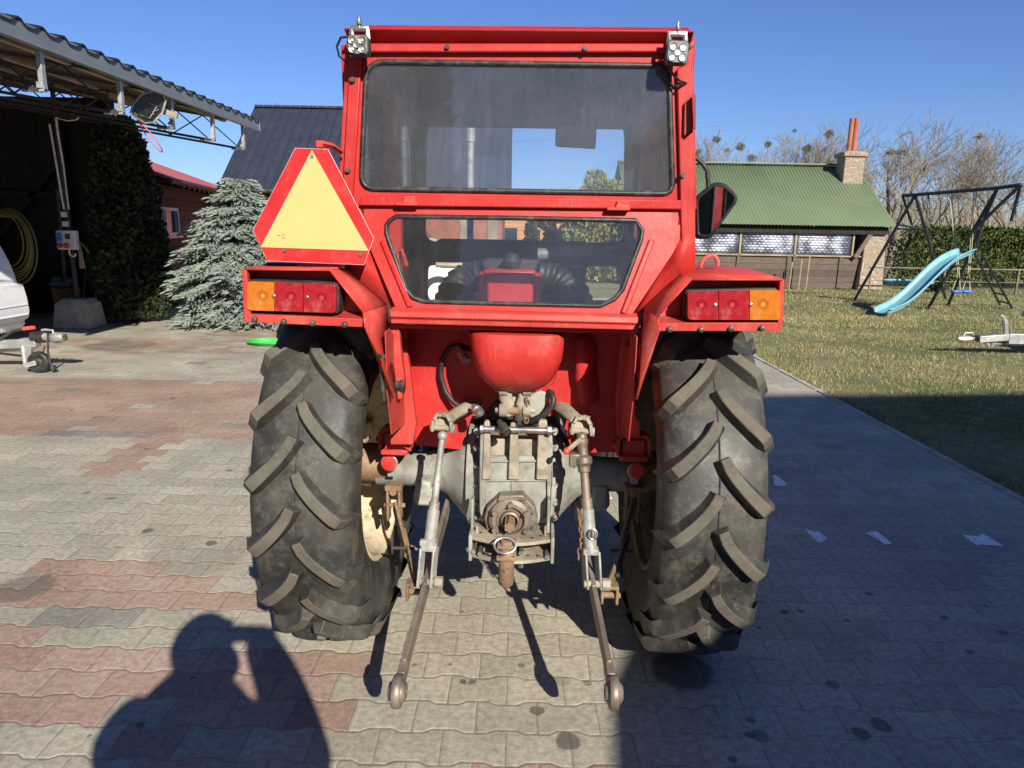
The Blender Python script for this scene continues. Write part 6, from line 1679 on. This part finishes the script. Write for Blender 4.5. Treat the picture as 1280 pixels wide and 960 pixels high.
# slide
st_ = W(1208,317,14.45); sb_ = W(1101,388,13.75); sb_.z = .05
mb = MB(); n = 26; wdt = V((0.18,-.33,0)).normalized(); path = []
for k in range(n+1):
    t = k/n; p = st_.lerp(sb_, t); p.z += .10*math.sin(t*2*math.pi)*1.0; 
    if t > .9: p.z = max(p.z, .06)
    path.append(p)
cr = [(-.20,.085),(-.185,.095),(-.165,.08),(-.145,.0),(-.07,-.012),(.07,-.012),(.145,.0),(.165,.08),(.185,.095),(.20,.085)]
wv = V((.42,-.9,0)).normalized()
vs = []
for k, p in enumerate(path):
    sc_ = 1 if k < n-1 else .9
    for a, b in cr: vs.append(p+wv*a+V((0,0,b*sc_)))
m_ = len(cr); mb.add(vs, [(i*m_+k, i*m_+k+1, (i+1)*m_+k+1, (i+1)*m_+k) for i in range(n) for k in range(m_-1)])
sl = tag(mb.build('slide', M['aqua'], solid=.012, smooth=50), 'turquoise wavy plastic slide leaning on the swing frame', 'slide')
# ladder
ld = empty('ladder', (9.6,14.6,0), 0, 'dark metal ladder leading up to the turquoise slide', 'ladder')
t0 = W(1219,318,14.5); t1 = W(1229,320,14.1); b0 = G(1250,381); b1 = G(1265,385)
mb = MB(); mb.tube([t0,b0], .025, 8); mb.tube([t1,b1], .025, 8); mb.tube([t0,W(1227,285,14.4)], .02, 6)
for k in range(1,6): mb.tube([t0.lerp(b0,k/5.5),t1.lerp(b1,k/5.5)], .018, 6)
CH(ld,'rails', mb, M['navytube'])
for k, (sx_, top_) in enumerate(((1195,(1206,240)),(1207.5,(1226,238)))):
    s_ = W(sx_,364,14.9); g_ = empty('hanging_swing', s_, 0, ['left blue swing seat on pale ropes under the frame','right blue swing seat on pale ropes beside the ladder'][k], 'swing', 'blue swings on the frame')
    mb = MB(); mb.box(s_, (.19,.15,.035)); mb.box(s_+V((0,0,-.02)), (.16,.11,.03)); CH(g_, 'seat', mb, M['bseat'], bevel=.012)
    tp = A1.lerp(A2, .45+.3*k)
    mb = MB()
    for e in (-.08,.08): mb.tube([s_+V((e,0,.02)), s_+V((e*.2,0,.35)), tp+V((e*.3,0,0))], .010, 5)
    CH(g_, 'ropes', mb, M['rope'])
# nest swing
ns = W(1135,352,15.6); g_ = empty('nest_swing', ns, 0, 'round blue-grey net nest swing hanging behind the slide', 'swing')
mb = MB(); 
mb.tube([ns+V((.48*math.cos(t),.48*math.sin(t),0)) for t in [6.283*i/32 for i in range(32)]], .025, 8, closed=True)
for k in range(-4,5):
    e = k*.1; l = math.sqrt(max(0,.48**2-e*e)); mb.tube([ns+V((-l,e,0)),ns+V((0,e,-.05)),ns+V((l,e,0))], .008, 4); mb.tube([ns+V((e,-l,0)),ns+V((e,0,-.05)),ns+V((e,l,0))], .008, 4)
CH(g_,'net', mb, M['aqua'])
mb = MB(); tp = A1.lerp(A2,.18)
for t in (.6,2.4,3.8,5.5): mb.tube([ns+V((.48*math.cos(t),.48*math.sin(t),0)), tp], .007, 4)
CH(g_,'ropes', mb, M['dark'])
# ------------------------------------------------------------------ trailer coupling on the lawn right
tr = empty('flatbed_trailer', (6.6,9.4,0), 0, 'low grey trailer drawbar with raised jockey stand on the lawn', 'trailer')
yd = 9.5
mb = MB(); mb.beam(W(1222,424,yd), W(1262,421,yd), .10,.09); mb.beam(W(1258,423,yd), W(1340,424,yd), .12,.14); mb.beam(W(1240,428,yd),W(1300,430,yd+.3),.04,.06); CH(tr,'drawbar', mb, M['galv'], bevel=.008)
mb = MB(); mb.tube([W(1197,423,yd),W(1204,424,yd),W(1216,423,yd)], [.03,.05,.035], 10); mb.tube([W(1204,420,yd),W(1207,416,yd),W(1216,416,yd),W(1217,420,yd)], .010, 6); CH(tr,'coupling_head', mb, M['alu'])
mb = MB(); a = W(1213,422.5,yd); b = W(1224,422.5,yd); mb.tube([a.lerp(b,k/8) for k in range(9)], [.042 if k%2 else .03 for k in range(9)], 10); CH(tr,'bellows', mb, M['black'])
mb = MB(); mb.tube([W(1257,419,yd),W(1256,400,yd)], .035, 10); mb.tube([W(1257,402,yd),W(1254,396,yd),W(1250,394,yd)], .018, 6); mb.tube([W(1233,428,yd),W(1236,434,yd)], .02, 6); mb.tube([W(1241,428,yd),W(1240,434,yd)], .02, 6); CH(tr,'jockey_post', mb, M['galv'])
mb = MB(); c = V((W(1400,424,yd).x,yd-.5,.28)); mb.lathe([(-.08,.15),(-.09,.25),(-.06,.28),(.06,.28),(.09,.25),(.08,.15)], c, (0,1,0), 28); mb.box((W(1400,424,yd).x+.6,yd+.2,.45),(2.6,1.5,.08)); CH(tr,'deck', mb, M['galv'])

# ------------------------------------------------------------------ house behind the camera (casts the big shadow)
sd = V((-.361,.909,-.559)).normalized()
hc = V((2.44,-2.93,3.0)); hr = V((8.18,-8.13,9.0))
bh = empty('dwelling_house', (8,-8,0), 0, 'rendered house with steep hipped tile roof standing behind the photographer', 'house')
A_ = V((.993,.12,0))  # along ridge
e0 = hc; e1 = hc+A_*20; r0 = hr; r1_ = hr+A_*7
back = hc+ (hr-hc); bk0 = V((hc.x-1.2, hc.y-11, 3.0)); bk1 = bk0+A_*20
mb = MB(); mb.add([e0,e1,bk1,bk0,r0,r1_],[(0,1,5,4),(1,2,5),(2,3,4,5),(3,0,4)]); CH(bh,'roof', mb, M['terr'], smooth=0, solid=.15)
o = .5
wp = [V((hc.x+o,hc.y-o,0)), V((e1.x-o,e1.y-o,0)), V((bk1.x-o,bk1.y+o,0)), V((bk0.x+o,bk0.y+o,0))]
mb = MB(); mb.prism(wp, (0,0,2.95)); CH(bh,'wall', mb, M['rough_render'], smooth=0)
for k in range(4):
    p = wp[0].lerp(wp[1], .15+.22*k); w_ = MB(); w_.box(p+V((0,.03,1.6)), (1.3,.08,1.3), Matrix.Rotation(math.atan2(.12,.993),3,'Z')); f_ = CH(bh,'window_frame', w_, M['white'])
    w_ = MB(); w_.box(p+V((0,.06,1.6)), (1.1,.08,1.1), Matrix.Rotation(math.atan2(.12,.993),3,'Z')); CH(bh,'window_pane', w_, M['blueglass'])

# unseen evergreens added behind the yard to cut sky light
for k, (x_, y_, h_) in enumerate(((-4.2,-9.5,8.5),(-7.5,-9,9.5),(-10.8,-8.5,9),(-14,-7.5,9.5))):
    thuja((x_,y_,0), h_, 1.9, 5000, ['unseen evergreen added to cut sky light, nearest the dwelling','second unseen evergreen added to cut sky light','third unseen evergreen added to cut sky light','outermost unseen evergreen added to cut sky light'][k], M['thuja'], size=.5, name='evergreen', seed=60+k, group='unseen evergreens added to cut sky light')  # each 'evergreen' object is an added, unseen one that cuts sky light
# ------------------------------------------------------------------ photographer
ph = empty('photographer', (-.09,-.3,0), 0, 'standing person in a dark jacket holding up a phone, seen as a shadow', 'person')
def skin_body(name, verts, edges, mat, root_i=0, parent=ph, sub=1):
    me = bpy.data.meshes.new(name); me.from_pydata([v[:3] for v in verts], edges, []); ob = bpy.data.objects.new(name, me); COL.objects.link(ob)
    me.materials.append(mat); md = ob.modifiers.new('skin','SKIN'); 
    if not me.skin_vertices: 
        bpy.context.view_layer.objects.active = ob
    for i, v in enumerate(verts):
        me.skin_vertices[0].data[i].radius = (v[3], v[4] if len(v) > 4 else v[3])
    me.skin_vertices[0].data[root_i].use_root = True
    md2 = ob.modifiers.new('sub','SUBSURF'); md2.levels = 2; md2.render_levels = 2
    ob.parent = parent; ob.matrix_parent_inverse = Matrix.Translation(-parent.location)
    return ob
bx = -.09; by = -.30
vt = [(bx,by-.02,.95,.20,.14),(bx,by-.02,1.15,.20,.14),(bx,by-.01,1.34,.20,.14),(bx,by,1.43,.18,.11),(bx,by+.02,1.52,.10,.09),(bx,by+.03,1.57,.074,.085),(bx,by+.03,1.66,.070,.085),
      (bx-.20,by+.0,1.40,.09),(bx-.28,by+.10,1.22,.09),(bx-.04,by+.20,1.44,.09),(bx+.06,by+.225,1.49,.068),
      (bx+.20,by+.0,1.40,.09),(bx+.32,by+.08,1.20,.09),(bx+.21,by+.19,1.40,.085),(bx+.12,by+.245,1.56,.062),
      (bx-.10,by-.02,.88,.10),(bx-.12,by+.0,.48,.07),(bx-.13,by-.03,.09,.05),(bx-.14,by+.12,.04,.045),
      (bx+.10,by-.02,.88,.10),(bx+.12,by+.0,.48,.07),(bx+.13,by-.03,.09,.05),(bx+.14,by+.12,.04,.045)]
ed = [(0,1),(1,2),(2,3),(3,4),(4,5),(5,6),(2,7),(7,8),(8,9),(9,10),(2,11),(11,12),(12,13),(13,14),(0,15),(15,16),(16,17),(17,18),(0,19),(19,20),(20,21),(21,22)]
skin_body('body', vt, ed, M['jacket'])
mb = MB(); mb.sphere((bx,by+.03,1.635), .122, 16, 10, sc=(.9,1.05,1.0)); mb.box((bx,by+.13,1.655),(.13,.09,.012)); CH(ph,'cap', mb, M['jeans'], smooth=60)
mb = MB(); mb.sphere((bx,by+.045,1.58), .092, 16, 10, sc=(.85,1.0,1.15)); mb.sphere((bx,by+.14,1.57), .016); mb.sphere((bx-.08,by+.03,1.575), .022,sc=(.4,1,1.3)); mb.sphere((bx+.08,by+.03,1.575), .022,sc=(.4,1,1.3)); CH(ph,'face', mb, M['skin'], smooth=60)
for s_, hx_ in ((-1,bx+.0),(1,bx+.15)):
    mb = MB(); c = V((hx_,by+.25,1.525)); mb.tube([c-V((0,.01,.03)), c, c+V((-s_*.01,.005,.035))], [.02,.033,.03], 10)
    for k in range(4): mb.tube([c+V((-s_*.01,.0,.028-.016*k)), c+V((s_*.012,.028,.030-.016*k)), c+V((s_*.035,.026,.030-.016*k))], [.009,.0085,.007], 6)
    mb.tube([c+V((0,-.01,-.01)), c+V((s_*.02,-.018,.015)), c+V((s_*.035,-.018,.035))], [.011,.010,.008], 6)
    CH(ph,'hand', mb, M['skin'], smooth=60)
mb = MB(); mb.box((-.012,-.035,1.54),(.155,.009,.074)); tag(mb.build('phone', M['black'], bevel=.003), 'black phone held up by the photographer', 'phone')

# ------------------------------------------------------------------ light, sky, camera
w = bpy.data.worlds.new('World'); scene.world = w; w.use_nodes = True
nt = w.node_tree; bg = nt.nodes['Background']; sky = nt.nodes.new('ShaderNodeTexSky'); sky.sky_type = 'NISHITA'; sky.sun_disc = False
sky.sun_elevation = R(29.8); sky.sun_rotation = math.atan2(.369,-.929); sky.air_density = 1.0; sky.dust_density = .15; sky.ozone_density = 2.5; sky.altitude = 120
tn = nt.nodes.new('ShaderNodeMix'); tn.data_type = 'RGBA'; tn.blend_type = 'MULTIPLY'; tn.inputs[0].default_value = 1; tn.inputs[7].default_value = (.66,.83,1.26,1)
nt.links.new(sky.outputs[0], tn.inputs[6]); nt.links.new(tn.outputs[2], bg.inputs[0]); bg.inputs[1].default_value = .060
sl_ = bpy.data.lights.new('sun', 'SUN'); sl_.energy = 5.0; sl_.angle = R(.5); sl_.color = (1,.93,.80)
so = bpy.data.objects.new('sun', sl_); COL.objects.link(so); so.rotation_euler = sd.to_track_quat('-Z','Y').to_euler(); so.location = (8,-20,14)
cd = bpy.data.cameras.new('camera'); cam = bpy.data.objects.new('camera', cd); COL.objects.link(cam)
cd.sensor_width = 36; cd.lens = F/1280*36; cd.clip_end = 3000; cd.clip_start = .02
cam.matrix_world = Matrix.Translation(CAM) @ Matrix((Rr, Ur, -Fw)).transposed().to_4x4()
scene.camera = cam
scene.view_settings.view_transform = 'Standard'; scene.view_settings.look = 'None'; scene.view_settings.exposure = 0.66; scene.view_settings.gamma = 1
scene.view_settings.use_curve_mapping = False
scene.cycles.max_bounces = 8; scene.cycles.transparent_max_bounces = 16
